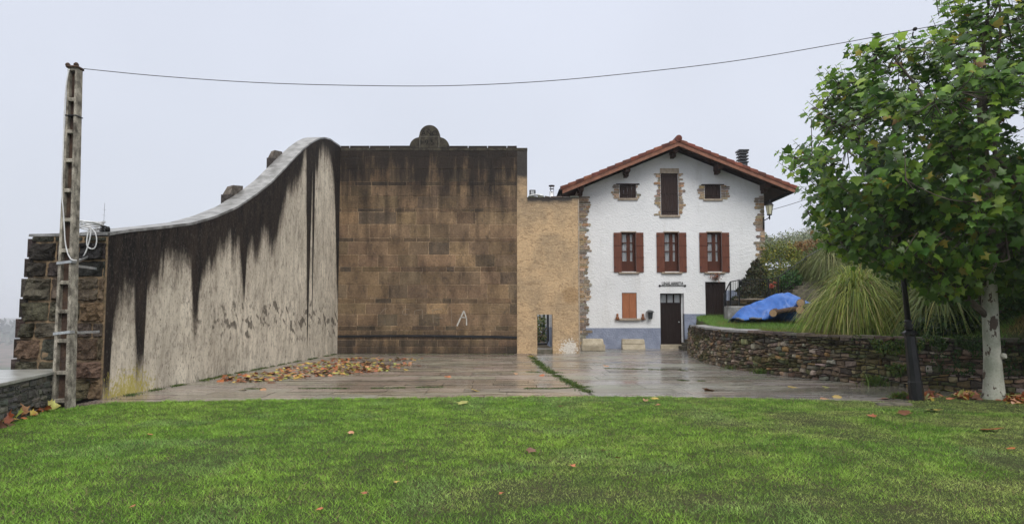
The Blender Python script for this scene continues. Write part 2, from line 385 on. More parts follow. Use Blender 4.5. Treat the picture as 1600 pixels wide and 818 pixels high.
def stones(mb, fn, s0, s1, zlo, ztop, hs, ls, gap, bulge, colfn, wob=0.0, irr=.15, skip=0, flat=False, seed=0, rough=0):
    """courses of single stones on a mapping fn(s, z, d) -> xyz"""
    rnd = random.Random(seed); z = zlo; row = 0
    while z < ztop - .02:
        h = rnd.uniform(*hs) if isinstance(hs, tuple) else hs[row % len(hs)]
        if ztop-(z+h) < (hs[0] if isinstance(hs, tuple) else .05)*.6: h = ztop-z
        s = s0 - (rnd.uniform(0, ls[0]))
        while s < s1:
            l = rnd.uniform(*ls); a, b = max(s, s0), min(s+l, s1)
            if b-a > .04 and rnd.random() >= skip:
                zz = lambda ss, k: (z+k*h) + (wob*mn.noise(Vector((ss*1.7, (row+k)*5.1+seed, 0))) if 0 < row+k else 0)
                nu, nv = (3, 3) if not flat else (1, 1)
                g = gap*rnd.uniform(.7, 1.3); c = colfn(rnd, (a+b)/2, z+h/2); bl = bulge*rnd.uniform(.45, 1.2)
                vs = []; cols = []
                pts = ([0, .22, .78, 1] if not rough else [0, .06, .2, .35, .5, .65, .8, .94, 1]) if not flat else [0, 1]
                cj = [[(rnd.uniform(-irr, irr)*.35*h, rnd.uniform(-irr, irr)*h*.6) for _ in pts] for _ in pts]; rc_ = .12 if not rough else .05
                for jv, tv in enumerate(pts):
                    for iu, tu in enumerate(pts):
                        ss = a+g/2+(b-a-g)*tu; base = zz(ss, 0)+g/2; top = zz(ss, 1)-g/2
                        zc = base+(top-base)*tv; edge = (jv in (0, len(pts)-1)) or (iu in (0, len(pts)-1))
                        ds, dz = cj[jv][iu]
                        if flat: ds = dz = 0
                        if edge and iu not in (0, len(pts)-1): ds = 0
                        if (iu in (0, len(pts)-1)) and (jv in (0, len(pts)-1)) and not flat:
                            ds += (rc_*h if iu == 0 else -rc_*h); dz += (rc_*h if jv == 0 else -rc_*h)
                        d = (bl*.35 if edge else bl*(rnd.uniform(.75, 1.15) if not rough else 1+rough*(mn.noise(Vector((ss*3.1, zc*3.1, seed)))+.6*mn.noise(Vector((ss*9, zc*9, seed)))))) if not flat else bl
                        vs.append(fn(min(max(ss+ds, s0), s1), zc+dz*.5, d))
                L = len(pts); o = len(mb.v); mb.v += [tuple(p) for p in vs]; mb.c += [c]*len(vs)
                for j in range(L-1):
                    for i in range(L-1): q = o+j*L+i; mb.f.append((q, q+1, q+L+1, q+L))
                # sides back into the joint
                ring = [i for i in range(L)] + [j*L+L-1 for j in range(1, L)] + [(L-1)*L+i for i in range(L-2, -1, -1)] + [j*L for j in range(L-2, 0, -1)]
                back = len(mb.v)
                for k in ring:
                    jv, iu = divmod(k, L); ss = a+g/2+(b-a-g)*pts[iu]
                    base = zz(ss, 0)+g/2; top = zz(ss, 1)-g/2
                    mb.v.append(tuple(fn(ss, base+(top-base)*pts[jv], -.01))); mb.c.append(tuple(x*.6 for x in c) if not flat else c)
                for k in range(len(ring)):
                    k2 = (k+1) % len(ring); mb.f.append((o+ring[k2], o+ring[k], back+k, back+k2))
            s += l
        z += h; row += 1

# leaf cards: template * (pos, dir, normal, size)
def palmate():
    half = [(.16, -.06), (.46, .05), (.34, .22), (.62, .50), (.34, .50), (.24, .60)]
    out_ = [(0, 0)] + half + [(0, 1.0)] + [(-x, y) for x, y in reversed(half)]
    V = np.array([(0, .33, 0)] + [(x, y, -.18*abs(x)-.16*y*y) for x, y in out_]); n = len(out_)
    return V, np.array([(0, i+1, (i+1) % n+1) for i in range(n)])
def oval():
    V = np.array([(0, 0, 0), (.24, .35, -.05), (.16, .75, -.1), (0, 1, -.18), (-.16, .75, -.1), (-.24, .35, -.05)])
    return V, np.array([(0, 1, 2), (0, 2, 3), (0, 3, 4), (0, 4, 5)])
PALM, OVAL = palmate(), oval()
def unit(a): return a/np.maximum(np.linalg.norm(a, axis=1, keepdims=True), 1e-9)
def leaf_mesh(name, pos, d, n, size, col, m, parent=None, tmpl=OVAL):
    T, Fc = tmpl; d = unit(d); x = unit(np.cross(d, n)); z = np.cross(x, d); k = len(pos); nv = len(T)
    V = pos[:, None, :] + size[:, None, None]*(T[None, :, 0:1]*x[:, None, :] + T[None, :, 1:2]*d[:, None, :] + T[None, :, 2:3]*z[:, None, :])
    FF = Fc[None] + (np.arange(k)*nv)[:, None, None]
    return np_mesh(name, V.reshape(-1, 3), FF.reshape(-1, 3), np.repeat(col, nv, axis=0), m, parent)
def palette(n, cols, w, var=.25):
    idx = rng.choice(len(cols), n, p=np.array(w)/sum(w)); c = np.array(cols)[idx]
    return c*(1+rng.uniform(-var, var, (n, 1)))*(1+rng.uniform(-.08, .08, (n, 3)))
def shrub(name, label, cat, c, r, n, size, cols, wts, group=None, trunk=True, seed=1, shape='ball', up=.4, fill=.55, stemr=.03):
    """c = base centre on the ground; r = (rx, ry, height)"""
    rx, ry, h = r; u = unit(rng.normal(size=(n, 3)))
    t = rng.uniform(fill, 1, n)**.6
    if shape == 'cone':
        zz = 1-np.sqrt(rng.uniform(0, 1, n)); a = rng.uniform(0, 2*math.pi, n); rad = (1-zz)*t*(1+.10*np.sin(zz*30))
        pos = np.stack([np.cos(a)*rad*rx, np.sin(a)*rad*ry, zz*h], 1); nn = np.stack([np.cos(a), np.sin(a), np.full(n, .3)], 1)
    else:
        bumpv = np.array([mn.noise(Vector(p)*2.1 + Vector((seed*7.7, 0, 0))) + .5*mn.noise(Vector(p)*5 + Vector((seed*3.1, 0, 0))) for p in u])
        rad = t*(1+.38*bumpv); pos = u*rad[:, None]*np.array([rx, ry, h*.5]); pos[:, 2] += h*.5; nn = u.copy()
    pos += np.array(c); pos[:, 2] = np.maximum(pos[:, 2], c[2]+.02)
    nn = nn + rng.normal(size=(n, 3))*.55; nn[:, 2] += up
    d = unit(rng.normal(size=(n, 3)) + np.array([0, 0, -.15 if shape != 'cone' else .4]))
    sz = size*rng.uniform(.6, 1.35, n)
    root = empty(name, label, cat, c, group)
    f = leaf_mesh('foliage', pos, d, nn, sz, palette(n, cols, wts), M['leafsmall']); under(root, f)
    mb = MB(); rr = random.Random(seed)
    for k in range(6 if shape != 'cone' else 1):
        e_ = Vector(c)+Vector((rr.uniform(-.5, .5)*rx, rr.uniform(-.5, .5)*ry, h*rr.uniform(.5, .75)))
        if shape == 'cone': e_ = Vector(c)+Vector((0, 0, h*.9))
        b_ = Vector(c)+Vector((rr.uniform(-.1, .1)*rx, rr.uniform(-.1, .1)*ry, -.05))
        mb.tube([b_, b_.lerp(e_, .5)+Vector((rr.uniform(-.05, .05), 0, .03)), e_], [stemr, stemr*.8, stemr*.4], 6)
    under(root, mb.build('stem', M['bark'], smooth=True))
    return root
def blades(name, base, height, width, lean, col, m, segs=1, parent=None):
    """flat tapered blades; lean = xy offset of tip"""
    n = len(base); a = rng.uniform(0, math.pi, n); side = np.stack([np.cos(a), np.sin(a), np.zeros(n)], 1)*width[:, None]*.5
    rows = []
    for k in range(segs+1):
        t = k/segs if segs > 1 else k
        p = base.copy(); p[:, :2] += lean*(t**1.7); p[:, 2] += height*t - (np.linalg.norm(lean, axis=1)*.25*t**3 if segs > 1 else 0)
        if k < segs: rows += [p-side*(1-t*.6), p+side*(1-t*.6)]
        else: rows += [p]
    V = np.stack(rows, 1); nv = V.shape[1]; tr = []
    for k in range(segs-1): o = 2*k; tr += [(o, o+1, o+3), (o, o+3, o+2)]
    o = 2*(segs-1); tr.append((o, o+1, o+2))
    FF = np.array(tr)[None] + (np.arange(n)*nv)[:, None, None]
    return np_mesh(name, V.reshape(-1, 3), FF.reshape(-1, 3), np.repeat(col, nv, axis=0), m, parent)
def text_mesh(body, size, ext, name, m, loc, rot=(math.pi/2, 0, 0), align='CENTER', sx=1, off=0):
    cu = bpy.data.curves.new('text', 'FONT'); cu.body = body; cu.size = size; cu.extrude = ext; cu.align_x = align; cu.offset = off
    o = bpy.data.objects.new('text', cu); COL.objects.link(o)
    dg = bpy.context.evaluated_depsgraph_get(); me = bpy.data.meshes.new_from_object(o.evaluated_get(dg))
    bpy.data.objects.remove(o); q = bpy.data.objects.new(name, me); COL.objects.link(q); me.materials.clear(); me.materials.append(m)
    q.location = loc; q.rotation_euler = rot; q.scale = (sx, 1, 1); return q
def root_for(name, label, cat, loc, parts, group=None):
    r = empty(name, label, cat, loc, group); under(r, *parts); return r

# ================================================================== TERRAIN, LAWN, PAVING
YF = G(667, 552).y                      # front wall of the court
A_ = G(160, 623); B_ = G(527, 552)      # foot line of the side wall
WALL_PTS = [(8.75, 33.9), (8.1, 33.2), (7.35, 30.5), (6.75, 27), (6.45, 24), (6.55, 21.6), (7.05, 19.6), (7.75, 17.8), (8.6, 16.5), (9.8, 15.6), (11.5, 15.1), (14, 14.8), (18, 14.6), (24, 14.6)]
def catmull(pts, n):
    pts = [Vector((*p, 0)) for p in pts]; o = []
    for i in range(len(pts)-1):
        p0 = pts[max(i-1, 0)]; p1 = pts[i]; p2 = pts[i+1]; p3 = pts[min(i+2, len(pts)-1)]
        for k in range(n):
            t = k/n; o.append(.5*((2*p1)+(-p0+p2)*t+(2*p0-5*p1+4*p2-p3)*t*t+(-p0+3*p1-3*p2+p3)*t**3))
    return o+[pts[-1]]
WC = catmull(WALL_PTS, 10)
WS = [0]
for i in range(1, len(WC)): WS.append(WS[-1]+(WC[i]-WC[i-1]).length)
WXs = [p.x for p in WC]; WYs = [p.y for p in WC]
def wpos(s): return Vector((interp(s, WS, WXs), interp(s, WS, WYs), 0))
def wnorm(s):
    d = (wpos(s+.05)-wpos(s-.05)); d.normalize(); return Vector((-d.y, d.x, 0)) * -1   # to the outside (court side)
if wnorm(10).x > 0: _sg = -1
else: _sg = 1
def wtop(s):
    p = wpos(s); return interp(p.y, [14.6, 17, 21, 27, 33.5], [1.04, 1.06, 1.10, 1.16, 1.05]) + .02*mn.noise(Vector((s*.8, 3, 1)))
def bank_z(x, y):
    z = 1.0 + .034*max(0, y-19) + .5*max(0, x-(10.2+.10*(y-15)))
    if z > 4.2: z = 4.2+(z-4.2)*.35
    if z > 7: z = 7+(z-7)*.3
    return z + .06*mn.noise(Vector((x*.6, y*.6, 0)))
def far_z(x, y):
    r = math.hypot(x, y)
    drop = 1/(1+math.exp(-(-x-14)/2.5)) if x < 0 else 0
    drop = max(drop, 1/(1+math.exp(-(y-110)/12)) if x < 25 else 0)
    z = -.05 - drop*(3+57*min(1, max(0, (r-14)/500)))
    if r > 1150:
        k = min(1, (r-1150)/600); z += k*k*(3-2*k)*(34+9*mn.noise(Vector((x*.0016, y*.0016, 0)))+3*mn.noise(Vector((x*.008, y*.008, 4))))
    hill = max(0, min(1, (x-16)/45))*max(0, min(1, (y-8)/40)); z += hill*hill*(3-2*hill)*12*(1 if r < 400 else max(0, 1-(r-400)/400))
    return z
mb = MB()
xs = sorted(set([-4000, -3000, -2200, -1800, -1500, -1250, -1000, -800, -600, -450, -330, -240, -170, -120, -85, -60, -45, -35, -28, -24, -21, -19, -17, -15.5, -14, -12, -9, -5, 0, 5, 10, 14, 17, 20, 24, 28, 33, 40, 50, 62, 80, 110, 150, 220, 320, 450, 650, 900, 1300, 1900, 2800, 4000]))
ys = [-60, -20, -5, 2, 8, 14, 20, 26, 32, 38, 44, 50, 58, 68, 80, 92, 105, 120, 140, 170, 210, 260, 330, 420, 540, 680, 820, 960, 1080, 1180, 1260, 1340, 1420, 1500, 1580, 1680, 1800, 2000, 2400, 3000, 4000]
nx, ny = len(xs), len(ys)
for y in ys:
    for x in xs: mb.v.append((x, y, far_z(x, y))); mb.c.append((1, 1, 1))
for j in range(ny-1):
    for i in range(nx-1): a = j*nx+i; mb.f.append((a, a+1, a+nx+1, a+nx))
structure(mb.build('ground', M['ground'], smooth=True))
# a dark wood along the far ridge: reads as one mass
k = 9000; pts = []
for _ in range(60000):
    x = random.uniform(-1900, -500); y = random.uniform(1150, 1900)
    if mn.noise(Vector((x*.003, y*.003, 2))) > -.12 and math.hypot(x, y) > 1230: pts.append((x, y, far_z(x, y)+random.uniform(0, 12)))
    if len(pts) >= k: break
pts = np.array(pts); nn = unit(rng.normal(size=pts.shape)+[0, -.6, .6])
tag(leaf_mesh('distant_wood', pts, rng.normal(size=pts.shape), nn, rng.uniform(8, 17, len(pts)), palette(len(pts), [(.03, .05, .03), (.06, .06, .03)], [3, 1]), M['leafsmall']), 'far hazy wood across the valley beyond the low wall', 'wood', kind='stuff')

# lawn
A0X = G(160, 623).x-.12
EDGE_U = [130, 175, 260, 420, 700, 900, 1000, 1180, 1330, 1400]
EDGE_V = [636, 630, 628.5, 626, 622, 620.5, 621, 623, 627, 631]
edge = [G(u, v) for u, v in zip(EDGE_U, EDGE_V)]
exs = [p.x for p in edge]; eys = [p.y for p in edge]
def lawn_edge(x):
    if x < exs[0]: return eys[0]
    if x > exs[-1]: return interp(x, [exs[-1], 8.2, 9.0, 10, 12, 20], [eys[-1], 14.2, 14.9, 14.9, 14.75, 14.5])
    return interp(x, exs, eys)
mb = MB()
def lf(u, v):
    x = -9.5+29*u; le_ = max(lawn_edge(x), 14.2) if x < A0X else lawn_edge(x); return (x, -6+(le_+6)*v, .008*mn.noise(Vector((x, v*9, 0)))+.016)
mb.grid(lf, 120, 40); structure(mb.build('lawn', M['soil']))
n = 620000
yy = rng.uniform(0, 1, n)**.78*10.6+4.3
xx = rng.uniform(-1, 1, n)*(yy*.72+.8)
le = np.array([lawn_edge(x) for x in np.linspace(-12, 20, 400)])
ed = np.interp(xx, np.linspace(-12, 20, 400), le) + .05*np.sin(xx*5)+.06*np.sin(xx*13+1)+.05*np.sin(xx*31+2)+rng.normal(size=len(xx))*.05
qA, qB = G(72, 642), G(0, 668); par = (xx-qA.x)*(qB.y-qA.y)-(yy-qA.y)*(qB.x-qA.x)
keep = (par*((3-qA.x)*(qB.y-qA.y)-(8-qA.y)*(qB.x-qA.x)) > .03) & (yy < ed+.03) & (xx > -9.4) & (xx < 12.5); xx, yy, ed = xx[keep], yy[keep], ed[keep]; n = len(xx)
def fieldn(x, y, s, o=0):      # cheap smooth noise on a lattice
    g = rng.uniform(0, 1, (80, 80)); fx = (x*s+o) % 79; fy = (y*s+o*1.7) % 79; ix = fx.astype(int); iy = fy.astype(int)
    tx = fx-ix; ty = fy-iy; tx = tx*tx*(3-2*tx); ty = ty*ty*(3-2*ty)
    return (g[iy, ix]*(1-tx)+g[iy, ix+1]*tx)*(1-ty)+(g[iy+1, ix]*(1-tx)+g[iy+1, ix+1]*tx)*ty
n1 = fieldn(xx+20, yy, .55, 3); n2 = fieldn(xx+20, yy, 1.9, 11); n3 = fieldn(xx+20, yy, 5.5, 5); n4 = fieldn(xx+20, yy, .9, 40)
dry = np.clip((n2*.5+n4*.35+n3*.25+xx*.05-yy*.010-.52)*2.6, 0, 1); lush = np.clip((n1*.6+n3*.4)-.25, 0, 1)
g1 = np.array([.17, .33, .042]); g2 = np.array([.31, .45, .07]); g3 = np.array([.36, .40, .13]); g4 = np.array([.24, .36, .15])
c = g1[None]*(1-lush[:, None]) + g2[None]*lush[:, None]
c = c*(1-dry[:, None]*.7)+g3[None]*dry[:, None]*.7
blu = np.clip((fieldn(xx+20, yy, 1.3, 60)-.62)*4, 0, 1)[:, None]; c = c*(1-blu*.35)+g4*blu*.35
c *= rng.uniform(.45, 1.55, (n, 1))*(.75+.5*n3[:, None]); br = rng.random(n) < .07; c[br] = np.array([.30, .24, .12])*rng.uniform(.6, 1.2, (br.sum(), 1))
h = rng.uniform(.014, .042, n)*(1+.6*(n3-.5))*(1-.45*dry); tall = (ed-yy) < .15; h[tall] *= 1.1
hh = rng.uniform(0, 2*math.pi, n); ln = rng.uniform(.3, 1.8, n)*h
base = np.stack([xx, yy, np.full(n, .012)], 1)
tag(blades('lawn_grass', base, h, rng.uniform(.003, .0075, n)*(.75+yy*.06), np.stack([np.cos(hh)*ln, np.sin(hh)*ln], 1), c, M['blade']), 'short green mown grass of the foreground lawn', 'grass', kind='stuff')

# paving: long rows of slabs, two fields of slightly different stone
SEAM_U = [830, 850, 880, 912, 925]; SEAM_V = [556, 575, 592, 609, 616]
seam = [G(u, v) for u, v in zip(SEAM_U, SEAM_V)]; seam_ys = [p.y for p in seam][::-1]; seam_xs = [p.x for p in seam][::-1]
def seam_x(y): return interp(y, seam_ys, seam_xs)
mb = MB(); y = 12.6; rnd = random.Random(3)
A_ = G(160, 623); B_ = G(527, 552)
while y < 34.6:
    h_ = rnd.uniform(.4, .95)
    for side in (0, 1):
        xs_, xe = (A_.x-.05, seam_x(y+h_/2)-.03) if side == 0 else (seam_x(y+h_/2)+.03, 10.5)
        x = xs_
        while x < xe:
            l = rnd.uniform(.7, 2.2); b_ = min(x+l, xe)
            base_c = (.215, .195, .165) if side == 0 else (.21, .20, .18)
            cc = jit(base_c, .16); g = .006; zz_ = [rnd.uniform(-.004, .003) for _ in range(4)]
            mb.add([(x+g, y+g, zz_[0]), (b_-g, y+g, zz_[1]), (b_-g, y+h_-g, zz_[2]), (x+g, y+h_-g, zz_[3])], [(0, 1, 2, 3)], cc)
            x = b_
    y += h_
structure(mb.build('paved_court', M['paving']))
mb = MB(); mb.add([(A_.x-.1, 12.6, -.016), (10.5, 12.6, -.016), (10.5, 34.6, -.016), (A_.x-.1, 34.6, -.016)], [(0, 1, 2, 3)], (.06, .055, .045))
structure(mb.build('paving_bed', M['paving']))

# garden bank behind the retaining wall
def bk(u, v):
    s = WS[-1]*u; p = wpos(s) - wnorm(s)*_sg*.25; a = u
    tgt = Vector((interp(u, [0, .25, .5, .8, 1], [9.5, 16, 40, 60, 60]), interp(u, [0, .25, .5, .8, 1], [34.2, 60, 62, 34, 12]), 0))
    t = v**2; q = p.lerp(tgt, t)
    z = bank_z(q.x, q.y) if v > 0 else wtop(s)-.04
    if v > 0: z = (wtop(s)-.03)*(1-min(1, t*30))+z*min(1, t*30)
    return (q.x, q.y, z)
mb = MB(); mb.grid(bk, 130, 60); structure(mb.build('garden_bank', M['bank'], smooth=True))

# ================================================================== PELOTA COURT: SIDE WALL
AB = (B_-A_); L = AB.length; D = AB.normalized(); NO = Vector((D.y, -D.x, 0))       # NO: towards the court (right)
if NO.x < 0: NO = -NO
def on_side(u, v):
    d = ray(u, v); o = Vector((0, 0, EYE)); t = (A_-o).dot(NO)/d.dot(NO); p = o+d*t
    return (p-A_).dot(D), p.z
prof_px = [(160, 366), (180, 362), (200, 359), (230, 356), (260, 353), (300, 348), (335, 338), (370, 323), (400, 303), (425, 283), (445, 262), (460, 246), (475, 231), (488, 221), (498, 216), (507, 214.5), (516, 217), (523, 222), (528, 231)]
pr = sorted(on_side(u, v) for u, v in prof_px); PS = [p[0] for p in pr]; PZ = [p[1] for p in pr]
PZ[-1] = max(PZ[-1], P(540, 229, YF).z)
def stop_(s):
    return (interp(s-.15, PS, PZ)+2*interp(s, PS, PZ)+interp(s+.15, PS, PZ))/4
st_zoom = [(0,780),(20,775),(28,640),(35,600),(50,540),(65,505),(80,500),(95,512),(100,560),(103,740),(124,742),(130,600),(136,505),(150,492),(165,488),(175,440),(185,412),(200,407),(215,409),(228,417),(240,424),(255,412),(270,418),(275,560),(281,612),(287,596),(294,520),(305,462),(315,440),(325,430),(340,432),(350,376),(357,372),(365,388),(378,362),(390,345),(400,372),(410,356),(417,360),(424,430),(428,528),(433,500),(440,400),(448,380),(455,362),(463,385),(470,402),(480,345),(490,318),(500,330),(510,356),(517,388),(530,340),(538,300),(545,278),(550,240),(560,206),(570,178),(576,200),(582,180),(595,172),(605,138),(615,88),(621,84),(623,690),(637,690),(640,128),(648,122),(656,130),(660,76),(675,72),(690,84),(700,130),(706,170),(709,260),(713,430),(717,560),(721,640)]
bs_ = [on_side(160+x/1.948, 200+y/1.948) for x, y in st_zoom]; bs_.sort(key=lambda p: p[0])
BS = [p[0] for p in bs_]; BZ = [p[1] for p in bs_]
def bound(s): return interp(s, BS, BZ)
TH = .55
NXW, NZW = 620, 150
V = []; C = []
for i in range(NXW+1):
    s = L*(i/NXW)**.8 if False else L*i/NXW
    top = stop_(s); bz = bound(s); base = A_+D*s; k_ = 1 if s < 14.6 else .3
    drip = k_*(.55*max(0, mn.noise(Vector((s*3.3, 1, 0))))**1.3+.5*max(0, mn.noise(Vector((s*9, 5, 0))))**1.5-.12+.10*mn.noise(Vector((s*22, 8, 0))))
    for j in range(NZW+1):
        z = -.1+(top+.1)*j/NZW
        dist = (z-bz+drip+.12*mn.noise(Vector((s*3, z*.6, 0))))/.95
        sv_ = min(1, max(0, .5+dist*.5))
        u_, v_ = proj(base+Vector((0, 0, z)))
        band = math.exp(-((z-(1.45+.5*mn.noise(Vector((s*.5, 7, 0)))))/.55)**2)*min(1, s/7)
        spot = mn.noise(Vector((s*3.1+z*2.0, z*3.4, 9)))+.6*mn.noise(Vector((s*8+z*3, z*8, 3)))
        gr = band*max(0, spot*2.1+.20) + .5*math.exp(-max(0, z)/.5)*(.6+.5*mn.noise(Vector((s*1.5, z*2, 3)))) + .28*max(0, mn.noise(Vector((s*1.2, z*.8, 30))))*(1 if s < 9 else .5)
        li = 1.0*max(0, 1-abs(s-.9)/1.3)**.4*max(0, 1-max(0, z)/.75)**.6 if s < 2.2 else 0
        V.append(base+Vector((0, 0, z))); C.append((sv_, min(1, gr), min(1, li)))
Fc = [(i*(NZW+1)+j, (i+1)*(NZW+1)+j, (i+1)*(NZW+1)+j+1, i*(NZW+1)+j+1) for i in range(NXW) for j in range(NZW)]
face = np_mesh('rendered_face', np.array([tuple(p) for p in V]), np.array(Fc), np.array(C), M['sidewall'], nface=4, smooth=True)
# body behind the face and the coping strip
mb = MB(); ns = 160
def sb(s, z, d): return A_+D*s+NO*d+Vector((0, 0, z))
mb.grid(lambda u, v: sb(L*u, -.1+(stop_(L*u)-.02+.1)*v, -TH), ns, 1)
mb.grid(lambda u, v: sb(L, -.1+(stop_(L)+.1)*u, -TH*v-.002), 1, 1)
mb.grid(lambda u, v: sb(0, -.1+(stop_(0)+.1)*u, -TH*v-.002), 1, 1)
body = mb.build('core', M['blockstone']); 
for d_ in body.data.color_attributes['Col'].data: d_.color = (.1, .09, .08, 1)
mb = MB()
mb.grid(lambda u, v: sb(L*u, stop_(L*u)+.012, .015-(TH+.03)*v), 400, 3)
mb.grid(lambda u, v: sb(L*u, stop_(L*u)+.012-.06*v, .015), 400, 1)
mb.grid(lambda u, v: sb(L*u, stop_(L*u)+.012-.09*v, -TH-.015), 400, 1)
cop = mb.build('coping', M['coping'], smooth=False)
# buttress of rock-faced blocks at the near end, battered on the left
mb = MB(); back = MB()
yb = A_.y+.0; xl_top = P(52, 372, yb).x; xl_bot = P(22, 590, yb).x; xr = A_.x-.005; ht = P(100, 369, yb).z
def bleft(z): return interp(z, [0, ht], [xl_bot-.03, xl_top])
def bfn(s, z, d): x0 = bleft(z); return Vector((x0+(xr-x0)*s/1.6 - (.05 if s < .001 else 0)*0, yb-.02-d, z))
def bcol(r, s, z):
    b_ = (.092, .08, .060)
    if r.random() < .3: b_ = (.17, .125, .08)
    if z > 2.4: b_ = (.045, .041, .036)
    return jit(b_, .3)
stones(mb, bfn, 0, 1.6, 0, ht, [.38, .34, .42, .30, .40, .46, .30, .36, .42], (.30, .72), .042, .10, bcol, wob=.03, irr=.10, seed=5, rough=1.1)
# left flank stones (run back along the batter)
for z0 in np.arange(0, ht-.05, .38):
    xx0 = bleft(z0+.19); mb.box((xx0-.05-random.uniform(0, .03), yb-.05, z0+.015), (xx0+.1, yb+1.0, min(ht, z0+.365)), jit((.07, .058, .05), .25))
back.hexa([(xl_bot, yb-.035, 0), (xr, yb-.035, 0), (xr, yb+1.2, 0), (xl_bot, yb+1.2, 0), (xl_top+.02, yb-.035, ht-.01), (xr, yb-.035, ht-.01), (xr, yb+1.2, ht-.01), (xl_top+.02, yb+1.2, ht-.01)])
st_b = mb.build('buttress', M['blockstone']); mo = back.build('mortar', M['tanmortar'])
capb = MB(); capb.hexa([(xl_top-.06, yb-.05, ht-.01), (xr, yb-.05, ht+.02), (xr, yb+1.25, ht+.1), (xl_top-.06, yb+1.25, ht+.05), (xl_top-.05, yb-.05, ht+.04), (xr, yb-.05, ht+.075), (xr, yb+1.25, ht+.15), (xl_top-.05, yb+1.25, ht+.1)])
capb = capb.build('cap', M['coping'])
# two more buttress heads stand out behind the curve
bh = []
for (u, v, w_) in ((432, 262, .16), (368, 318, .22)):
    s = min(np.linspace(.5, L-.5, 600), key=lambda q_: abs(proj(A_+D*q_-NO*(TH+.02)+Vector((0, 0, stop_(q_))))[0]-u)); z = stop_(s)
    q = A_+D*s-NO*(TH+.0)
    m2 = MB(); ps = [q-NO*.01, q-NO*w_]
    z0 = z-1.5; z1 = z+.05
    d2 = D*.5
    m2.hexa([ps[1]-d2+Vector((0,0,0)), ps[0]-d2, ps[0]+d2, ps[1]+d2, ps[1]-d2+Vector((0,0,z1-.12)), ps[0]-d2+Vector((0,0,z1-.12)), ps[0]+d2+Vector((0,0,z1)), ps[1]+d2+Vector((0,0,z1))], (.08, .07, .065))
    m2.hexa([ps[1]-d2*.8+Vector((0,0,z1-.1)), ps[0]-d2*.8+Vector((0,0,z1-.1)), ps[0]+d2+Vector((0,0,z1)), ps[1]+d2+Vector((0,0,z1)), ps[1]*.8+ps[0]*.2-d2*.4+Vector((0,0,z1+.16)), ps[0]-d2*.4+Vector((0,0,z1+.2)), ps[0]+d2+Vector((0,0,z1+.3)), ps[1]*.8+ps[0]*.2+d2+Vector((0,0,z1+.26))], (.16, .14, .12))
    bh.append(m2.build('buttress', M['blockstone']))
root_for('pelota_side_wall', 'long curved side wall of the pelota court with dark drip stains on pale render', 'wall', A_, [face, body, cop, st_b, mo, capb]+bh)

# ================================================================== PELOTA COURT: FRONT WALL
x0 = P(526, 552, YF).x; x1 = P(808, 552, YF).x; x2 = P(824, 400, YF).x; zt = P(667, 231, YF).z
lines = [97,133,172,212,225,258,297,309,348,391,404,445,483,500,540,584,600,635,672,686,704,716,738,762]
zl = sorted({round(P(667, 180+y/2.044, YF).z, 3) for y in lines}); zl[0] = 0
zl = sorted(zl); mb = MB(); rnd = random.Random(12)
tones = [(.232, .163, .104), (.205, .146, .094), (.18, .13, .086), (.15, .112, .077), (.105, .084, .064), (.255, .18, .112)]
for k in range(len(zl)-1):
    z0, z1 = zl[k], zl[k+1]
    if z1-z0 < .03: continue
    thin = z1-z0 < .25; x = x0+(.0 if k % 2 else -.4)
    while x < x1:
        l = rnd.uniform(.3, 1.1) if thin else rnd.choice([.78, .82, .86, .8, 1.55 if rnd.random() < .3 else .8])
        a, b_ = max(x, x0), min(x+l, x1)
        if x1-b_ < .2: b_ = x1
        if b_-a > .05:
            tix = rnd.choice([0, 0, 1, 1, 1, 2, 2, 2, 3, 3, 4, 5]); c = jit(tones[tix], .10)
            if thin: c = tuple(v*.75 for v in c)
            dd = rnd.uniform(.006, .016); g = rnd.uniform(.003, .013)
            px = [a+g, b_-g, b_-g, a+g]; pz = [z0+g, z0+g, z1-g, z1-g]; e2 = .01
            vs = [(px[i], YF-.002, pz[i]) for i in range(4)] + [(px[i]+(e2 if i in (0, 3) else -e2), YF-dd, pz[i]+(e2 if i < 2 else -e2)) for i in range(4)]
            mb.add(vs, [(4, 5, 6, 7), (0, 1, 5, 4), (1, 2, 6, 5), (2, 3, 7, 6), (3, 0, 4, 7)], c)
        x = b_
        if b_ >= x1: break
ash = mb.build('ashlar_face', M['ashlar'])
mb = MB(); mb.col = (.37, .28, .19); mb.box((x0-.6, YF, 0), (x1, YF+.75, zt-.12)); core = mb.build('core', M['ashlar'])
mb = MB(); mb.col = (.05, .045, .04)
mb.box((x0-.05, YF-.022, zt-.12), (x2+.01, YF+.8, zt)); capm = mb.build('coping', M['crest'], bevel=.02)
# right-hand pier of ochre render
mb = MB()
def pierc(u, v): return (max(0, min(1, (v-.62)*2.4)) if True else 0, 0, 0)
mb.grid(lambda u, v: (x1+(x2-x1)*u, YF-.012, 0+(zt-.121)*v), 4, 60, colfn=lambda u, v: (max(0, (v-.60)*2.6), 0, 0))
mb.grid(lambda u, v: (x2, YF-.012+.76*u, (zt-.121)*v), 2, 60, colfn=lambda u, v: (max(0, (v-.60)*1.9), 0, 0))
mb.grid(lambda u, v: (x1, YF-.012+.76*(1-u), (zt-.121)*v), 2, 20, colfn=lambda u, v: (0, 0, 0))
pier = mb.build('pier', M['tan'])
# iron line near the foot
pts = []
for i in range(25):
    t = i/24; u = 528+280*t; v = 525+ (1.2 if False else 0) + 1.6*(t**3) - .8*math.sin(t*math.pi)
    pts.append(P(u, v, YF-.04))
mb = MB()
for i in range(24): mb.beam(pts[i], pts[i+1]+(pts[i+1]-pts[i])*.001, .02, .085)
plate = mb.build('iron_strip', M['black'])
